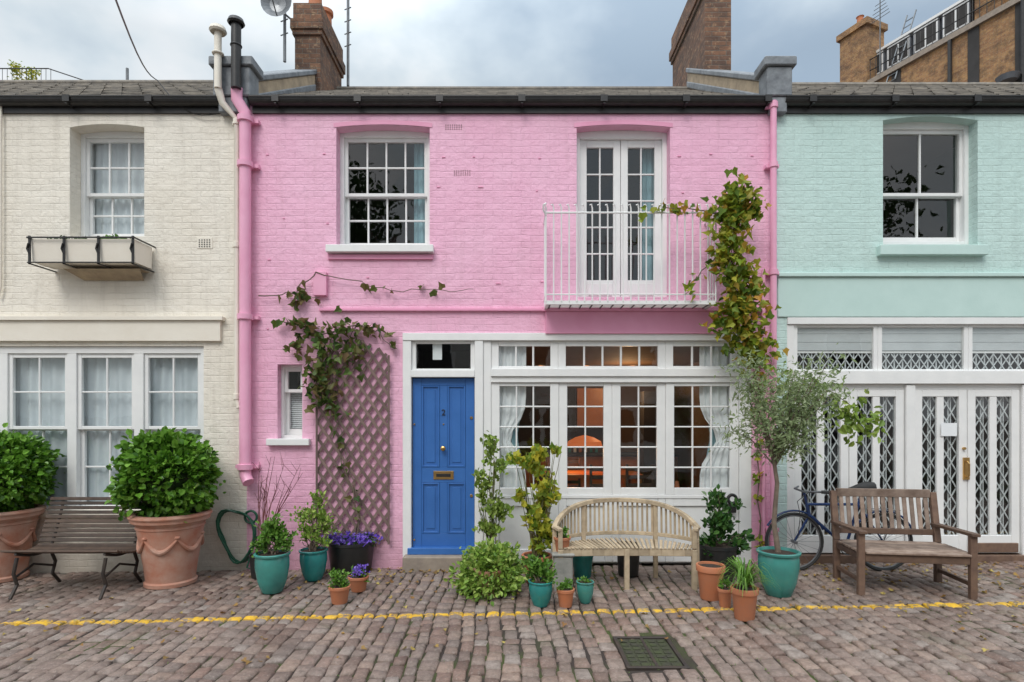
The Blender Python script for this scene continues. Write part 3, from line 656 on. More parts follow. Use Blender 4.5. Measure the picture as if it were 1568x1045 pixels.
# ---- distant building right (local frame: street face at x=0, y<0 towards the viewer)
e=empty('brick_apartment_building'); BXF=Matrix.Translation((14.5,17.8,0))@Matrix.Rotation(math.radians(23.2),4,'Z')
mb=MB(); HB=15.75
mb.box(0,9,-16,0,0,HB-.2,'brickb'); mb.box(-.12,.3,-16,.1,HB-.199,HB,'stone')
mb.add([(.6,-4.5,HB-.19),(.6,-.1,HB-.19),(1.1,-.1,HB+1.7),(1.1,-4.5,HB+1.7),(8,-4.5,HB+1.7),(8,-.1,HB+1.7)],[[0,1,2,3],[3,2,5,4]],'slatefar')
mb.quad((.6,-.1,HB-.19),(8,-.1,HB-.19),(8,-.1,HB+1.7),(1.1,-.1,HB+1.7),'slatefar')
mb.box(.45,1.3,-4.55,-.6,HB+1.30,HB+1.40,'white')
yy=-4.35
while yy<-1.0:
    mb.box(.50,1.2,yy,yy+.95,HB+.35,HB+1.299,'slatefar')
    mb.box(.492,.499,yy+.04,yy+.91,HB+.40,HB+1.27,'white')
    for q in(.10,.51): mb.box(.482,.491,yy+q,yy+q+.34,HB+.46,HB+1.21,'dark')
    yy+=1.05
mb.box(-.15,.95,-.9,.3,13,18.1,'brickb'); mb.box(-.25,1.05,-1.0,.4,18.1,18.35,'brickb'); mb.lathe((.3,-.3,18.35),[(.15,0),(.12,.5),(.16,.55)],'terra',10)
mb.box(.35,9,-16,-4.62,HB-.19,19.5,'brickb'); mb.box(.1,.8,-5.5,-4.7,HB,18.7,'brickb')
for yy in(-6.9,-8.6,-10.3): mb.box(.25,.36,yy,yy+1.0,HB+.3,HB+2.0,'white'); mb.box(.235,.249,yy+.1,yy+.9,HB+.4,HB+1.1,'slatefar'); mb.box(.235,.249,yy+.1,yy+.9,HB+1.2,HB+1.9,'slatefar')
for yy in(-7.8,-10.4):
    for zz in(3,6.5,10,12.7): mb.box(-.04,.02,yy,yy+1.0,zz,zz+1.7,'white'); mb.box(-.06,-.041,yy+.1,yy+.9,zz+.1,zz+.8,'slatefar'); mb.box(-.06,-.041,yy+.1,yy+.9,zz+.9,zz+1.6,'slatefar')
for yy in(-2.2,-4.9,-6.3): mb.box(-.03,.02,yy,yy+.35,10,HB-.2,'dark')
mb.done('building_body',e,xf=BXF); mb=MB()
for zz in(HB+.45,HB+.9): mb.tube([(.05,-15,zz),(.05,-.9,zz)],.022,'black',5)
for yy in np.arange(-15,-.9,.22): mb.tube([(.05,yy,HB),(.05,yy,HB+.9)],.012,'black',4)
for yy in(-4.0,-6.2,-9.2): mb.tube([(-.08,yy,8),(-.08,yy,HB-.2)],.07,'black',8)
for yy in(-2.1,-1.75): mb.tube([(-.2,yy,HB-.6),(1.1,yy,HB+2.5)],.03,'steel',5)
for k in range(10): mb.tube([(-.2+.13*k,-2.1,HB-.6+.31*k),(-.2+.13*k,-1.75,HB-.6+.31*k)],.02,'steel',5)
mb.tube([(-.2,-1.5,HB),(-.2,-1.5,HB+3)],.025,'steel',5)
for k in range(5): mb.tube([(-.2,-1.9+k*.05,HB+2.2+k*.15),(-.2,-1.1-k*.05,HB+2.2+k*.15)],.015,'steel',4)
mb.lathe((-.35,-5.9,12.9),[(.02,0),(.25,.05),(.33,.22)],'slatefar',16)
mb.done('railings',e,xf=BXF)
# distant left
e=empty('roof_terrace'); mb=MB(); a=W(-60,128,12);b=W(140,128,12)
mb.box(a[0],b[0]-1.5,12,16,0,a[2]-.1,'brickb')
zt_=a[2]+.55
mb.tube([(a[0],12.1,zt_),(b[0]-1.5,12.1,zt_),(b[0],12.1,zt_-.5)],.02,'black',5)
for k in np.arange(a[0],b[0]-1.3,.16): mb.tube([(k,12.1,a[2]-.2),(k,12.1,zt_)],.01,'black',4)
mb.done('terrace',e); p=W(40,112,12.8); leaves('shrub',blob(p,(.45,.4,.4),420),.09,'oval','Lyel',e)
# ---- opposite side of the mews (seen in window reflections)
e=empty('painted_mews_house'); mb=MB(); Yo=-10.5
mb.box(-11,11,Yo-5,Yo,-.3,4.9,'opp')
for x in np.arange(-9.5,10,3.1):
    mb.box(x,x+1.9,Yo,Yo+.04,0.05,2.3,'white'); mb.box(x+.15,x+.85,Yo+.04,Yo+.05,1,2.15,'dark'); mb.box(x+1.05,x+1.75,Yo+.04,Yo+.05,1,2.15,'dark')
    mb.box(x+.4,x+1.5,Yo,Yo+.04,3,4.4,'white'); mb.box(x+.48,x+1.42,Yo+.04,Yo+.05,3.1,4.3,'dark')
mb.add([(-11,Yo+.1,4.9),(11,Yo+.1,4.9),(11,Yo-2.5,5.9),(-11,Yo-2.5,5.9)],[[0,1,2,3]],'slate'); mb.done('house_front',e)
def tree(name,x,y,h,r,n,size,mat,bark='bark'):
    e=empty(name); mb=MB(); mb.tube([(x,y,-.1),(x+.1,y,h*.3),(x,y+.1,h*.6)],[.28,.2,.12],bark,8)
    for k in range(8):
        a=k*.8; mb.tube([(x+.05,y,h*.45),(x+math.cos(a)*r*.4,y+math.sin(a)*r*.4,h*.65),(x+math.cos(a)*r*.8,y+math.sin(a)*r*.8,h*.85)],[.1,.06,.02],bark,6)
    mb.done('trunk',e); leaves('crown',blob((x,y,h*.75),(r,r,h*.28),n,30,.14,.3),size,'oval',mat,e)
tree('plane_tree',-7,-17,11.5,3.0,3500,.28,'Ltree'); tree('plane_tree',13.5,-18,12,4.0,3000,.3,'Ltree')
# ------------------------------------------------------------ ground
mb=MB(); xs_=[-400,-12,12,400]; 
for a,b in zip(xs_,xs_[1:]): mb.quad((a,-400,gz(a)-.026),(b,-400,gz(b)-.026),(b,400,gz(b)-.026),(a,400,gz(a)-.026),'gd')
mg,nt,b_=newmat('joint_moss'); tc=nd(nt,'ShaderNodeTexCoord').outputs['Object']
nt.links.new(mixc(nt,mrange(nt,noise(nt,tc,1.3,5),.45,.62),(.04,.03,.025),(.06,.08,.02)),b_.inputs['Base Color']); b_.inputs['Roughness'].default_value=1
bump(nt,b_,noise(nt,tc,80),.8,.01)
mb.quad((-12,-10.4,gz(-12)-.017),(12,-10.4,gz(12)-.017),(12,.05,gz(12)-.017),(-12,.05,gz(-12)-.017),mg)
mb.done('ground')
ms,nt,b_=newmat('granite_setts'); tc=nd(nt,'ShaderNodeTexCoord').outputs['Object']
isl=nd(nt,'ShaderNodeNewGeometry').outputs['Random Per Island']
col=ramp(nt,isl,[(.15,.095,.075),(.27,.175,.14),(.20,.16,.14),(.34,.24,.19),(.18,.13,.11),(.28,.21,.175),(.32,.27,.24)])
col=mixc(nt,mrange(nt,noise(nt,tc,.9,5,.6),.42,.68,0,.45),col,(.37,.29,.25))
col=mixc(nt,mrange(nt,noise(nt,tc,.7,4,.6),.5,.72,0,.5),col,(.12,.08,.065))
col=mixc(nt,mrange(nt,noise(nt,tc,22,6,.75),.42,.72,0,.75),col,(.085,.062,.05))
col=mixc(nt,mrange(nt,noise(nt,tc,55,4,.7),.55,.70,0,.5),col,(.46,.40,.36))
col=mixc(nt,mrange(nt,noise(nt,tc,1.7,6,.7),.58,.72,0,.5),col,(.06,.08,.03))
s=nd(nt,'ShaderNodeSeparateXYZ'); nt.links.new(tc,s.inputs[0])
# worn yellow line on the setts
yl=math_(nt,'ADD',math_(nt,'MULTIPLY_ADD',s.outputs[0],-.022,s.outputs[1]),1.60)
wob=math_(nt,'ADD',yl,math_(nt,'MULTIPLY',math_(nt,'SUBTRACT',noise(nt,tc,7,5,.7),.5),.09))
msk=math_(nt,'LESS_THAN',math_(nt,'ABSOLUTE',wob),.045)
msk=math_(nt,'MULTIPLY',msk,mrange(nt,noise(nt,tc,13,6,.75),.42,.52,.05,.92))
col=mixc(nt,msk,col,(.78,.46,.02))
nt.links.new(col,b_.inputs['Base Color'])
nt.links.new(mrange(nt,noise(nt,tc,3,4),.3,.7,.38,.75),b_.inputs['Roughness'])
bump(nt,b_,noise(nt,tc,32,6,.7),1.0,.014)
vs=[];fs=[]; x=-9.5
drain=(.80,1.24,-2.74,-2.17)
while x<9.5:
    w=random.uniform(.098,.14); y=-7.6+random.uniform(0,.15)
    while y<0.0:
        L=random.uniform(.11,.19)
        g_=random.uniform(.003,.009)
        xa,xb,ya,yb2=x+g_,x+w-g_,y+g_,min(y+L-g_,-.003)
        y+=L
        if yb2-ya<.03: continue
        cx,cy=(xa+xb)/2,(ya+yb2)/2
        if drain[0]-.05<cx<drain[1]+.05 and drain[2]-.05<cy<drain[3]+.05: continue
        z=gz(cx)+random.uniform(-.008,.005)+.008*math.sin(cx*1.7+cy*1.1)*math.sin(cy*2.1); tx,ty=random.uniform(-.08,.08),random.uniform(-.06,.06); o=len(vs)
        jit=lambda:random.uniform(-.011,.011)
        sw=.02*math.sin(cy*2.0+1)+.010*math.sin(cy*5+cx)
        co=[(xa+jit()+sw,ya+jit()),(xb+jit()+sw,ya+jit()),(xb+jit()+sw,yb2+jit()),(xa+jit()+sw,yb2+jit())]
        for (k,dz) in ((1.0,-.03),(1.0,-.010),(.80,.003)):
            for (u,v) in co:
                uu=cx+sw+(u-cx-sw)*k; vv=cy+(v-cy)*(k if k==1 else .86); vs.append((uu,min(vv,-.002),z+dz+(uu-cx)*tx+(vv-cy)*ty))
        vs.append((cx+sw,cy,z+.008))
        for l in(0,4):
            for i in range(4): j=(i+1)%4; fs.append([o+l+i,o+l+j,o+l+4+j,o+l+4+i])
        for i in range(4): fs.append([o+8+i,o+8+(i+1)%4,o+12])
    x+=w
me=bpy.data.meshes.new('cobblestone_road'); me.from_pydata(vs,[],fs); me.materials.append(ms); me.polygons.foreach_set('use_smooth',[True]*len(fs)); me.update()
o=bpy.data.objects.new('cobblestone_road',me); scene.collection.objects.link(o)
mb=MB(); a,b,c,d=drain; z=gz(1)
for q in((a,b,c,c+.03),(a,b,d-.03,d),(a,a+.03,c+.031,d-.031),(b-.03,b,c+.031,d-.031)): mb.box(q[0],q[1],q[2],q[3],z-.03,z+.004,'iron')
mb.box(a+.031,b-.031,c+.031,d-.031,z-.03,z-.008,'mosscover'); mb.box((a+b)/2-.012,(a+b)/2+.012,c+.031,d-.031,z-.007,z+.003,'iron')
for i in range(5):
    for j in range(7): 
        xx=a+.042+i*(b-a-.08)/5; y_=c+.045+j*(d-c-.08)/7; mb.box(xx,xx+.055,y_,y_+.05,z-.0075,z-.001,'mosscover')
mb.done('drain_cover',None,bevel=.006)
e=empty('moss_tufts'); n=2600; mx0=np.concatenate([rng.normal(1.9,.5,n//2),rng.uniform(-4,4,n//2)]); my0=np.concatenate([rng.normal(-3.0,.45,n//2),rng.uniform(-3.3,-.1,n//2)]); leaves('moss',np.stack([mx0,my0,.012*mx0-.014],1),.022,'slim','Lgreen',e,up=.2)
# litter
e=empty('fallen_leaves'); n=620
lx=np.concatenate([rng.uniform(-6.3,6.3,n//3),rng.normal(-.9,1.1,n//3),rng.uniform(3,6,n//3)]); ly=np.concatenate([rng.uniform(-2.6,-.05,n//3),-rng.exponential(.35,n//3)-.05,-rng.exponential(.7,n//3)-.1])
leaves('leaf_litter',np.stack([lx,ly,.012*lx+.014],1),.042,'vine','Llitter',e,flat=True)
# ------------------------------------------------------------ pots
def potmesh(e,c,r,h,mat,kind):
    mb=MB()
    if kind=='terra': pr=[(r*.68,0),(r*.72,.01),(r*.9,h*.8),(r*.92,h*.82),(r*1.0,h*.83),(r*1.02,h*.98),(r*.99,h),(r*.88,h),(r*.86,h*.93)]
    elif kind=='big': pr=[(r*.62,0),(r*.68,.01),(r*.69,h*.06),(r*.64,h*.08),(r*.70,h*.3),(r*.80,h*.6),(r*.87,h*.8),(r*.90,h*.81),(r*.88,h*.84),(r*.92,h*.87),(r*1.02,h*.90),(r*1.04,h*.97),(r,h),(r*.88,h),(r*.86,h*.93)]
    elif kind=='round': pr=[(r*.55,0),(r*.6,.01),(r*.82,h*.3),(r*.95,h*.65),(r*.94,h*.85),(r*.9,h*.92),(r*1.0,h*.94),(r*1.02,h*.985),(r*.98,h),(r*.88,h),(r*.84,h*.93)]
    else: pr=[(r*.8,0),(r*.83,.01),(r*.97,h*.9),(r*1.0,h*.91),(r*1.0,h),(r*.93,h),(r*.92,h*.93)]
    mb.lathe(c,pr,mat,32); zs=h*.935; mb.lathe((c[0],c[1],c[2]+zs),[(r*.88,0),(r*.5,.01),(.001,.015)],'soil',20)
    if kind=='big':
        for k in range(6):
            a0=k*math.pi/3+.2; pts=[]
            for t in range(9):
                a=a0+t/8*math.pi/3; zz=h*(.68-.17*math.sin(math.pi*t/8)); rr=r*(.70+.20*(zz/h-.3)/.5)-.002; pts.append((c[0]+rr*math.cos(a),c[1]+rr*math.sin(a),c[2]+zz))
            mb.tube(pts,[.010,.016,.022,.026,.028,.026,.022,.016,.010],mat,8)
            a=a0; rr=r*.825; mb.ring((c[0]+rr*math.cos(a),c[1]+rr*math.sin(a),c[2]+h*.70),.014,.016,mat,'z',10,8)
        mb.ring((c[0],c[1],c[2]+h*.97),r*1.03,.018,mat,'z',36)
    mb.done('pot',e,smooth=True)
def pot(name,px,py,pw,ph,mat,kind,zoff=0,Y=None):
    x,y,z=G(px,py)
    if Y is not None: y=Y; x=(px-784)/F*(D0+Y); z=gz(x); 
    s=(D0+y)/F; r=pw*s/2; h=ph*s; e=empty(name); rb=r*.7
    c=(x*(D0+y+rb)/(D0+y),y+rb,z+.003); r*=1.03
    potmesh(e,c,r,h*1.02,mat,kind); return e,c,r,h
def stems(e,base,tips,r,mat='bark',wob=.03):
    mb=MB()
    for t in tips:
        b=Vector(base)+Vector((random.uniform(-.04,.04),random.uniform(-.03,.03),0)); t=Vector(t); P=[b.lerp(t,k/6)+Vector((random.uniform(-wob,wob),random.uniform(-wob,wob),0))*(0 if k==0 else 1) for k in range(7)]
        mb.tube(P,[r*(1-.7*k/6) for k in range(7)],mat,6)
    mb.done('stems',e,smooth=True)
# laurel balls
for px,py,pw,ph,bx,byy,rx,rz in((262,905,106,112,256,733,62,64),(-2,898,108,110,2,724,58,54)):
    e,c,r,h=pot('potted_laurel_bush',px,py,pw,ph,'terraold','big')
    p=W(bx,byy,c[1]); s=(D0+c[1])/F; R=(rx*s,rx*s,rz*s)
    stems(e,(c[0],c[1],c[2]+h*.9),[(p[0]+random.uniform(-.15,.15),p[1]+random.uniform(-.1,.1),p[2]) for _ in range(5)],.02)
    pts=np.concatenate([blob(p,R,4000,26,.10,.78),blob(p,np.array(R)*.8,1200,10,.2,.4),blob(p,np.array(R)*1.08,360,8,.09,.92)])
    leaves('foliage',pts,.068,'round','Llaurel',e,center=p,out=.8)
    mb=MB(); vs=[];fs=[];n1,n2=20,12  # added dark ellipsoid inside the leaf ball, stops seeing through it
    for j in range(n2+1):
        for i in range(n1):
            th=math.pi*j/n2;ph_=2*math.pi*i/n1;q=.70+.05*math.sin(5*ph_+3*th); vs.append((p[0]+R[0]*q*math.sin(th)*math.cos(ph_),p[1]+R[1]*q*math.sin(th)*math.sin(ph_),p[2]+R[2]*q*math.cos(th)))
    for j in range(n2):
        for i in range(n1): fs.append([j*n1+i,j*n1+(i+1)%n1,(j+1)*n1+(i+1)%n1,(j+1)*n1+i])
    mb.add(vs,fs,'Ltree'); mb.done('dark_core',e,smooth=True)
def bush(name,px,py,pw,ph,mat,kind,blobs,lm,size,shape='oval',st=4,sm='bark',Y=None,out=.6,droop=0,dep=.22):
    e,c,r,h=pot(name,px,py,pw,ph,mat,kind,Y=Y); s=(D0+c[1])/F; allp=[];tips=[]
    for bx,byy,rx,rz,n in blobs:
        p=W(bx,byy,c[1]); allp.append(blob(p,(rx*s,min(rx*s,dep),rz*s),n,14,.2,.2))
        for _ in range(st): tips.append((p[0]+random.uniform(-.6,.6)*rx*s,p[1]+random.uniform(-.05,.05),p[2]+random.uniform(-.5,.8)*rz*s))
    stems(e,(c[0],c[1],c[2]+h*.93),tips,.008,sm,.015)
    leaves('foliage',np.concatenate(allp),size,shape,lm,e,center=(c[0],c[1],c[2]+h*.8),out=out,droop=droop); return e,c,r,h
bush('potted_shrub',417,912,52,60,'tealL','round',[(418,815,20,22,600),(405,835,17,15,250),(435,832,15,15,220)],'Lgreen',.042)
bush('potted_shrub',480,892,42,46,'teal','round',[(480,795,28,20,330),(468,822,20,15,160),(497,815,18,16,160),(485,768,16,12,90)],'Lvar',.048,'oval',5)
e,c,r,h=pot('potted_pansies',538,880,72,46,'plast','cyl'); 
p=W(538,830,c[1]); leaves('foliage',blob(p,(.28,.16,.08),800),.045,'oval','Ldark',e); leaves('flowers',blob((p[0],p[1]-.06,p[2]+.05),(.28,.14,.08),420,8,.25),.038,'round','Lpurple',e)
bush('potted_herb',520,927,32,26,'terra','terra',[(520,890,14,13,280),(512,882,8,10,80)],'Lgreen',.035)
e,c,r,h=bush('potted_violets',549,908,30,22,'terra','terra',[(549,882,14,9,180)],'Lgreen',.035)
leaves('flowers',blob((c[0],c[1]-.02,c[2]+h+.06),(.10,.08,.05),90,8,.25),.03,'round','Lpurple',e)
e,c,r,h=pot('potted_dogwood',400,880,34,34,'plast','cyl',Y=-.4); mb=MB()
for k in range(14):
    t=Vector(W(random.uniform(392,465),random.uniform(690,760),-.3)); b=Vector((c[0]+random.uniform(-.05,.05),c[1],c[2]+h*.9)); m_=b.lerp(t,.5)+Vector((random.uniform(-.05,.05),0,.05))
    mb.tube([b,m_,t],[.007,.005,.002],'redtwig',5)
    for q in range(3):
        s0=m_.lerp(t,random.random()); mb.tube([s0,s0+Vector((random.uniform(-.12,.12),random.uniform(-.05,.05),random.uniform(.05,.16)))],[.003,.0015],'redtwig',4)
mb.done('twigs',e)
# shrubs right of the door
bush('potted_euonymus',750,915,50,40,'terraold','terra',[(750,878,46,34,1700),(722,886,24,24,600),(780,878,22,24,600),(752,848,36,16,600),(750,905,36,14,500)],'Lvar',.052,'oval',5,dep=.30)
bush('potted_climber',752,880,46,40,'terra','terra',[(752,690,15,24,130),(745,740,18,23,150),(760,780,22,22,200),(768,712,18,18,80),(748,812,22,16,140),(738,765,10,14,50)],'Llight',.06,'oval',3,'greenstem',Y=-.55)
bush('potted_climber',822,890,46,42,'terra','terra',[(824,708,28,18,120),(838,745,25,22,120),(818,785,24,24,160),(835,822,24,22,160),(852,690,10,12,24),(792,702,16,16,46),(800,755,10,14,30)],'Lyel',.072,'vine',4,'greenstem',Y=-.75)
bush('potted_shrub',828,932,38,38,'teal','round',[(828,878,21,20,440),(815,862,12,12,120)],'Lgreen',.045)
bush('potted_herb',866,932,27,27,'terra','terra',[(866,899,14,10,200)],'Lgreen',.03)
bush('potted_herb',896,926,27,32,'tealL','round',[(896,892,12,8,130)],'Lgreen',.03)
x,y,z=G(862,905); mb=MB(); mb.box(x-.09,x+.1,y,y+.2,z-.02,z+.34,'grey'); mb.box(x-.11,x+.12,y-.015,y+.215,z+.341,z+.375,'grey'); mb.done('stone_plinth',None,bevel=.012)
e=empty('potted_herb'); potmesh(e,(x,y+.1,z+.377),.088,.15,'terra','terra'); leaves('foliage',blob((x,y+.1,z+.56),(.08,.08,.05),160),.035,'oval','Lgreen',e)
pot('green_flowerpot',892,893,36,40,'teal','terra',Y=-.55); pot('black_bucket',962,896,36,48,'plast','cyl',Y=-.5)
# right group
bush('potted_camellia',1098,890,58,54,'plast','cyl',[(1105,800,28,28,260),(1100,765,20,16,100),(1128,830,18,16,120),(1085,835,16,18,90)],'Ldark',.075,'oval',4,Y=-.75)
pot('terracotta_flowerpot',1088,922,42,52,'terra','terra')
bush('potted_herb',1110,932,22,28,'terra','terra',[(1110,897,10,10,90)],'Lgreen',.03)
e,c,r,h=pot('potted_spider_plant',1140,953,40,48,'terra','terra')
mb=MB()
for k in range(120):
    a=random.uniform(0,2*math.pi); L=random.uniform(.16,.30); up_=random.uniform(.10,.27); w=.009; dx,dy=math.cos(a),math.sin(a); P=[]
    for t in range(6):
        u=t/5; P.append(Vector((c[0]+dx*L*u,c[1]+dy*L*u,c[2]+h*.95+up_*math.sin(u*2.5)*1.05-.05*u)))
    sd=Vector((-dy,dx,0)); vs=[];fs=[]
    for t,p in enumerate(P): ww=w*(1-t/5.4); vs+= [p-sd*ww,p+sd*ww]
    for t in range(5): fs.append([2*t,2*t+1,2*t+3,2*t+2])
    mb.add(vs,fs,'Lgreen')
mb.done('foliage',e)
# olive tree
e,c,r,h=pot('potted_olive_tree',1192,918,62,68,'tealL','round'); tb=Vector((c[0],c[1],c[2]+h*.93))
mb=MB(); Yt=c[1]; P=[tb,Vector(W(1185,800,Yt)),Vector(W(1190,740,Yt)),Vector(W(1184,700,Yt))]
mb.tube(P,[.03,.024,.021,.018],'bark',8); tips=[]
for k in range(26):
    q=Vector(W(random.uniform(1108,1262),random.uniform(560,695),Yt)); q.y+=random.uniform(-.3,.3)
    s0=P[3].lerp(P[2],random.random()*.4); m_=s0.lerp(q,.5)+Vector((0,0,.06)); mb.tube([s0,m_,q],[.009,.006,.003],'bark',5); tips.append(m_.lerp(q,.5)); tips.append(q); tips.append(m_)
mb.done('trunk',e,smooth=True)
pts=np.concatenate([np.array(t)[None,:]+rng.normal(size=(44,3))*np.array([.085,.09,.08]) for t in tips])
leaves('crown',pts,.068,'slim','Lolive',e,up=.3)
pts=np.concatenate([np.array(t)[None,:]+rng.normal(size=(14,3))*np.array([.09,.09,.085]) for t in tips])
leaves('crown_young',pts,.045,'oval','Lolive',e,up=.3)
# vines
def vine(name,paths,mat,size,n,spread,shape='vine',r=.008,stem='bark',droop=.5):
    e=empty(name); mb=MB(); pts=[]
    for path,dens,sp in paths:
        P=[Vector(p) for p in path]; Q=[]
        for a,b in zip(P,P[1:]):
            for k in range(5): Q.append(a.lerp(b,k/5)+Vector((random.uniform(-.02,.02),random.uniform(-.008,.008),random.uniform(-.02,.02))))
        Q.append(P[-1]); mb.tube(Q,[r*(1-.6*i/len(Q)) for i in range(len(Q))],stem,6)
        m=int(n*dens)
        for _ in range(m):
            i=random.randrange(len(Q)); q=Q[i]; pts.append((q.x+random.gauss(0,sp),min(q.y-abs(random.gauss(0,sp*.6)),-.03) ,q.z+random.gauss(0,sp)))
    mb.done('stems',e,smooth=True); leaves('leaves',pts,size,shape,mat,e,droop=droop,up=.1); return e
w=lambda a,b,Y=-.06:W(a,b,Y)
vine('balcony_climbing_vine',[([w(1165,860),w(1160,700),w(1162,600),w(1150,540,-.2),w(1135,480,-.4),w(1120,400,-.4),w(1125,330,-.38),w(1135,290,-.35)],1.0,.03),
 ([w(1158,545,-.2),w(1140,480,-.4),w(1120,400,-.42),w(1115,340,-.4),w(1128,300,-.38)],4.6,.11),([w(1105,325,-.4),w(1140,300,-.35),w(1152,330,-.3)],1.6,.08),([w(1110,390,-.42),w(1145,440,-.3),w(1130,480,-.35)],2.0,.10),([w(1095,480,-.38),w(1130,520,-.3),w(1160,535,-.2)],1.7,.09),
 ([w(1115,330,-.4),w(1080,322,-.38),w(1030,318,-.37),w(985,328,-.37)],.28,.035),([w(1100,390,-.4),w(1060,430,-.37),w(1050,450,-.37)],.15,.04)],'Lvine',.085,125,.1)
vine('wall_climber',[([w(548,835),w(545,760),w(520,700),w(515,650),w(500,600),w(520,540),w(545,500)],.3,.03),([w(540,835),w(552,770),w(535,720),w(530,690),w(515,640)],.05,.02),([w(515,640),w(492,600),w(484,560),w(500,520),w(530,495)],1.2,.085),([w(495,610),w(500,580),w(520,550)],.8,.10),
 ([w(530,510),w(480,510),w(458,525),w(452,545)],.45,.05),([w(530,500),w(560,500),w(580,510),w(605,535)],.35,.045),([w(500,520),w(465,495),w(445,490)],.2,.03),([w(540,560),w(550,530),w(545,500)],.5,.07),
 ([w(450,470),w(455,440),w(485,418),w(540,430),w(600,445),w(680,445),w(725,443)],.12,.02),([w(470,440),w(455,450),w(460,465)],.25,.04),([w(395,452),w(440,450),w(490,455)],.04,.02),([w(425,490),w(460,495),w(490,500)],.15,.03)],'Lclimb',.09,85,.1)
vine('wisteria_branch',[([w(1180,620,-.9),w(1240,585,-.9),w(1290,610,-.9),w(1335,650,-.9)],.5,.05),([w(1280,625,-.9),w(1310,640,-.9),w(1325,665,-.9)],1.0,.085),([w(1160,560,-.3),w(1210,600,-.6),w(1270,600,-.9)],.5,.08)],'Llight',.085,110,.1,'oval',.006,'bark',.9)
# trellis
tx0,tx1=X(488),X(597)
mb=MB(); lattice(mb,tx0,tx1,Z(832),Z(528),-.03,.13,.19,.010,.032,'trel',top=lambda x:Z(545)+.2*math.sin(math.pi*min(1,max(0,(x-tx0)/(tx1-tx0))))); 
mb.box(tx0-.012,tx0+.012,-.07,-.062,Z(832),Z(560),'trel'); mb.box(tx1-.012,tx1+.012,-.07,-.062,Z(832),Z(545),'trel')
e=empty('wooden_trellis'); mb.done('slats',e)
# hose
e=empty('garden_hose'); mb=MB(); hc=W(368,822,-.1); P=[]
for i in range(110):
    a=i*.23; q=1+.12*math.sin(i*.7); P.append((hc[0]-.05+.20*math.cos(a)*q+.1*math.sin(a)*-.5,-.06-.04*math.sin(i*.5)-.0003*i,hc[2]+.02+.30*math.sin(a)*q))
P+=[(hc[0]+.1,-.15,.03),(hc[0]+.3,-.25,.0)]; mb.tube(P,.011,'hose',8); mb.ring((hc[0]+.1,-.05,hc[2]+.22),.07,.015,'hose'); mb.done('coil',e,smooth=True)
# ------------------------------------------------------------ benches
e=empty('slatted_bench'); mb=MB(); bx0,bx1=-5.10,-3.93
prof=[]
for i in range(11): t=i/10; prof.append((-1.02+.44*t,.45-.06*math.sin(t*math.pi*.8)))
for i in range(1,11): t=i/10; prof.append((-.58+.05*math.sin(t*1.5)+.12*t,.42+.05*t+.42*t))
for i,(y,z) in enumerate(prof):
    j=min(i,len(prof)-2); dy,dz=prof[j+1][0]-prof[j][0],prof[j+1][1]-prof[j][1]; L=math.hypot(dy,dz)
    mb.beam((bx0,y,z-.03),(bx1,y,z-.03),.036,.02,'dwood',up=(0,-dz/L,dy/L))
mb.done('slats',e,bevel=.003); mb=MB()
for x in(bx0+.14,bx1-.14):
    mb.tube([(x,y,z-.058) for y,z in prof],.014,'iron',8)
    mb.tube([(x,-1.0,.35),(x-.0,-1.04,.2),(x,-1.0,.08),(x,-1.08,-.04)],.017,'iron',8); mb.tube([(x,-.58,.33),(x,-.52,.2),(x,-.56,.08),(x,-.46,-.04)],.017,'iron',8); mb.tube([(x,-1.02,.16),(x,-.8,.24),(x,-.54,.16)],.012,'iron',8)
mb.done('iron_frame',e,smooth=True)
# curved teak bench
e=empty('curved_garden_bench'); mb=MB(); cx=1.17
def bc(t,dr=0.0):
    a=t*1.25; return Vector((cx+(.74-dr)*math.sin(a)/math.sin(1.25),-.42-(.60-dr*.3)*(1-math.cos(a))/(1-math.cos(1.25))*.75-dr*.6*math.cos(a),0))
def ztop(t): return .60+.235*(1-abs(t)**2.6)
zs_=.40+.014
N=26
top=[bc(-1+2*i/N)+Vector((0,0,ztop(-1+2*i/N))) for i in range(N+1)]
for p,q in zip(top,top[1:]): mb.beam(p,q+(q-p)*.05,.05,.045,'teak')
low=[bc(-1+2*i/N)+Vector((0,.0,zs_+.06)) for i in range(N+1)]
for p,q in zip(low,low[1:]): mb.beam(p,q,.025,.04,'teak')
for i in range(35):
    t=-.93+1.86*i/34; a=bc(t)+Vector((0,0,zs_+.07)); b=bc(t)+Vector((0,.015,ztop(t)-.02)); mb.beam(a,b,.022,.012,'teak',up=(0,1,0))
for t in(-.97,-.42,.42,.97): mb.beam(bc(t)+Vector((0,-.01,.0)),bc(t)+Vector((0,.01,ztop(t)-.02)),.045,.045,'teak',up=(0,1,0))
def fr(t): return Vector((cx+.70*t,-.93+.03*(1-t*t)*1.0+ .0,0))
n2=34
for i in range(n2):
    t=-.95+1.9*i/(n2-1); a=bc(t*.98)+Vector((0,-.02,zs_)); b=fr(t)+Vector((0,-.02,zs_+.0)); 
    if (a-b).length>.06: mb.beam(a,b,.030,.018,'teak')
F_=[fr(-1+2*i/12) for i in range(13)]
for p,q in zip(F_,F_[1:]): mb.beam(p+Vector((0,0,zs_-.045)),q+Vector((0,0,zs_-.045)),.025,.07,'teak')
for t in(-.97,0,.97): mb.beam(fr(t)+Vector((0,.0,-.02)),fr(t)+Vector((0,.0,zs_-.012)),.05,.05,'teak',up=(0,1,0))
for t in(-.97,.97):
    a=fr(t)+Vector((0,0,.0)); mb.beam(a+Vector((0,.0,zs_)),a+Vector((0,.0,.60)),.045,.045,'teak',up=(0,1,0)); mb.beam(a+Vector((0,-.03,.605)),bc(t)+Vector((0,0,ztop(t))),.055,.03,'teak')
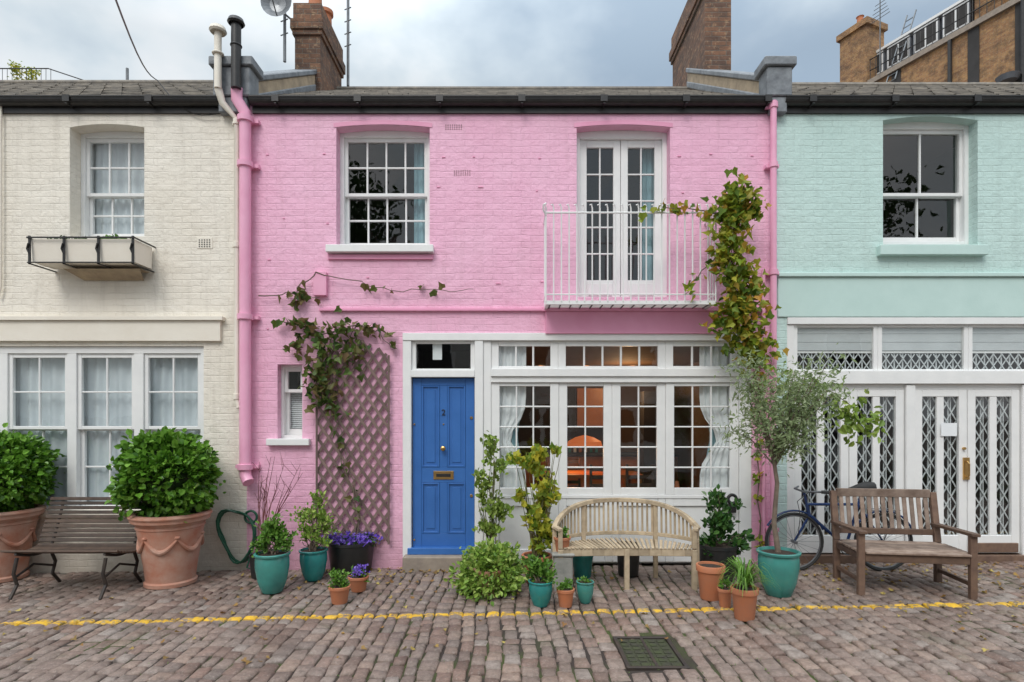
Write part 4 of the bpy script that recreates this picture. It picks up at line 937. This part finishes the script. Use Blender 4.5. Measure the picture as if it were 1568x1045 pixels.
mb.done('bench_body',e,bevel=.004,xf=Matrix.Translation((0,0,gz(cx))))
# hardwood armchair bench (right)
e=empty('wooden_park_bench'); mb=MB(); L=.98; Dp=.62; m='mwood'; mp_='mwoodp'
for x in(0,L):
    mb.box(x-.03,x+.03,0,.05,0,.60,m); mb.beam((x,Dp-.05,0),(x,Dp-.04,.42),.06,.055,m,up=(0,1,0)); mb.beam((x,Dp-.04,.42),(x,Dp+.05,.93),.06,.05,m,up=(0,1,0))
    mb.beam((x,-.03,.615),(x,Dp+.02,.60),.075,.03,m); mb.box(x-.015,x+.015,.051,Dp-.08,.34,.40,m); mb.box(x-.015,x+.015,.051,Dp-.08,.12,.16,m)
mb.box(.031,L-.031,.005,.035,.33,.405,m); mb.box(.031,L-.031,Dp-.07,Dp-.03,.33,.40,m)
for i in range(8):
    y=-.01+i*.073
    if 0<i<7: mb.box(-.02,L+.02,y,y+.058,.408,.43,mp_)
    else: mb.box(.032,L-.032,y-.01,y+.058,.408,.43,mp_)
mb.beam((0.03,Dp+.045,.915),(L-.03,Dp+.045,.915),.035,.085,mp_); mb.beam((0.03,Dp-.02,.52),(L-.03,Dp-.02,.52),.03,.06,m)
for i in range(13): x=.075+i*(L-.15)/12; mb.beam((x,Dp-.018,.55),(x,Dp+.04,.875),.042,.014,mp_,up=(0,1,0))
g=G(1318,912)
mb.done('bench_body',e,bevel=.004,xf=Matrix.Translation((g[0],g[1]-.02,g[2]))@Matrix.Rotation(math.radians(-8),4,'Z'))
# ------------------------------------------------------------ bicycle
e=empty('bicycle'); mb=MB(); Yb=-.32; wf=Vector(W(1216,834,Yb)); R=.315; wf.z=gz(3.2)+R+.01; wr=wf+Vector((1.0,0,0))
for c_ in(wf,wr):
    mb.ring(c_,R,.017,'rubber','y',40); mb.ring(c_,R-.022,.009,'steel','y',40); mb.tube([c_-Vector((0,.05,0)),c_+Vector((0,.05,0))],.018,'steel',8)
    for k in range(20): a=k*math.pi/10; mb.tube([c_+Vector((0,.02*(-1)**k,0)),c_+Vector(((R-.02)*math.cos(a),0,(R-.02)*math.sin(a)))],.0018,'steel',4,False)
    mb.tube([c_+Vector(((R+.035)*math.cos(a),0,(R+.035)*math.sin(a))) for a in np.linspace(.4,2.6,14)],.012,'bikeblue',6)
bb=wf+Vector((.58,0,-.05)); hd=wf+Vector((.14,0,.42)); hb=wf+Vector((.17,0,.30)); st_=wf+Vector((.72,0,.42)); 
for a,b,r_ in((hd,hb,.02),(hb,bb,.018),(hd,st_,.016),(bb,st_,.016),(st_,wr,.010),(bb,wr,.011),(hb,wf,.013),(st_,st_+Vector((.04,0,.16)),.013),(hd,hd+Vector((-.03,0,.14)),.014)): mb.tube([a,b],r_,'bikeblue',8)
t_=hd+Vector((-.03,0,.14)); mb.tube([t_+Vector((.06,-.25,.03)),t_+Vector((-.03,-.15,.02)),t_,t_+Vector((-.03,.15,.02)),t_+Vector((.06,.25,.03))],.012,'steel',8)
mb.tube([t_+Vector((.06,-.25,.03)),t_+Vector((.13,-.27,.03))],.018,'rubber',8); mb.tube([t_+Vector((-.02,-.12,0)),t_+Vector((-.1,-.05,-.1)),hb+Vector((-.1,0,0)),wf+Vector((.03,-.02,.05))],.004,'black',5)
s_=st_+Vector((.04,0,.17)); mb.tube([s_+Vector((-.15,0,.0)),s_+Vector((-.05,0,.015)),s_+Vector((.06,0,.02)),s_+Vector((.13,0,.02))],[.015,.04,.07,.06],'rubber',10)
mb.ring(bb+Vector((0,-.04,0)),.085,.006,'steel','y',24); mb.tube([bb+Vector((0,-.05,0)),bb+Vector((.1,-.06,-.13)),bb+Vector((.1,-.14,-.13))],.009,'steel',6); mb.tube([bb+Vector((0,.05,0)),bb+Vector((-.1,.06,.13)),bb+Vector((-.1,.14,.13))],.009,'steel',6)
mb.tube([wr+Vector((-.2,.06,.36)),wr+Vector((.15,.06,.36))],.006,'steel',6); mb.tube([wr+Vector((-.2,-.06,.36)),wr+Vector((.15,-.06,.36))],.006,'steel',6); mb.tube([wr,wr+Vector((.1,-.06,.36))],.006,'steel',6)
mb.done('bicycle_body',e,smooth=True)
e=empty('wall_lamp'); mb=MB(); p=(X(1120),-.02,Z(764)); mb.ring(p,.05,.018,'black','y',24); mb.box(p[0]-.045,p[0]+.045,-.03,.02,p[2]-.16,p[2]-.06,'black'); mb.tube([(p[0],.03,p[2]),(p[0],-.03,p[2])],.03,'white',14); mb.done('lamp_body',e,smooth=True)
# ------------------------------------------------------------ world, sun, camera
wd=bpy.data.worlds.new('World'); scene.world=wd; wd.use_nodes=True; nt=wd.node_tree; nt.nodes.clear()
out=nd(nt,'ShaderNodeOutputWorld'); sky=nd(nt,'ShaderNodeTexSky',sky_type='NISHITA'); sky.sun_disc=False
sky.sun_elevation=math.radians(48); sky.sun_rotation=math.radians(200); sky.air_density=1.2; sky.dust_density=2.0
b1=nd(nt,'ShaderNodeBackground'); b1.inputs[1].default_value=.14; nt.links.new(sky.outputs[0],b1.inputs[0])
tc=nd(nt,'ShaderNodeTexCoord').outputs['Generated']; s=nd(nt,'ShaderNodeSeparateXYZ'); nt.links.new(tc,s.inputs[0])
mp=nd(nt,'ShaderNodeMapping'); mp.inputs['Scale'].default_value=(1,1,1.6); mp.inputs['Location'].default_value=(.52,0,.2); nt.links.new(tc,mp.inputs[0])
nz=noise(nt,mp.outputs[0],1.9,6,.5)
cc=ramp(nt,nz,[(.50,.61,.70,.32),(.72,.81,.87,.47),(.97,.98,1.0,.58)])
b2=nd(nt,'ShaderNodeBackground'); nt.links.new(cc,b2.inputs[0])
st=mrange(nt,s.outputs[2],.5,1.0,.97,3.2); nt.links.new(st,b2.inputs[1])
mx_=nd(nt,'ShaderNodeMixShader'); nt.links.new(mrange(nt,nz,.34,.5,.6,.98),mx_.inputs[0]); nt.links.new(b1.outputs[0],mx_.inputs[1]); nt.links.new(b2.outputs[0],mx_.inputs[2]); nt.links.new(mx_.outputs[0],out.inputs[0])
l=bpy.data.lights.new('sun','SUN'); l.energy=1.5; l.angle=math.radians(25); l.color=(1,.96,.9); o=bpy.data.objects.new('sun',l); scene.collection.objects.link(o)
el=math.radians(48); dirv=Vector((-.34*math.cos(el),-.94*math.cos(el),math.sin(el))); o.rotation_euler=dirv.to_track_quat('Z','Y').to_euler()
cam=bpy.data.cameras.new('camera'); cam.lens=20; cam.sensor_width=36; cam.shift_y=.075; cam.clip_end=1500; cam.clip_start=.05
o=bpy.data.objects.new('camera',cam); scene.collection.objects.link(o); o.location=(0,-D0,CH); o.rotation_euler=(math.pi/2,0,0); scene.camera=o
scene.view_settings.view_transform='Standard'; scene.view_settings.look='None'; scene.view_settings.exposure=0
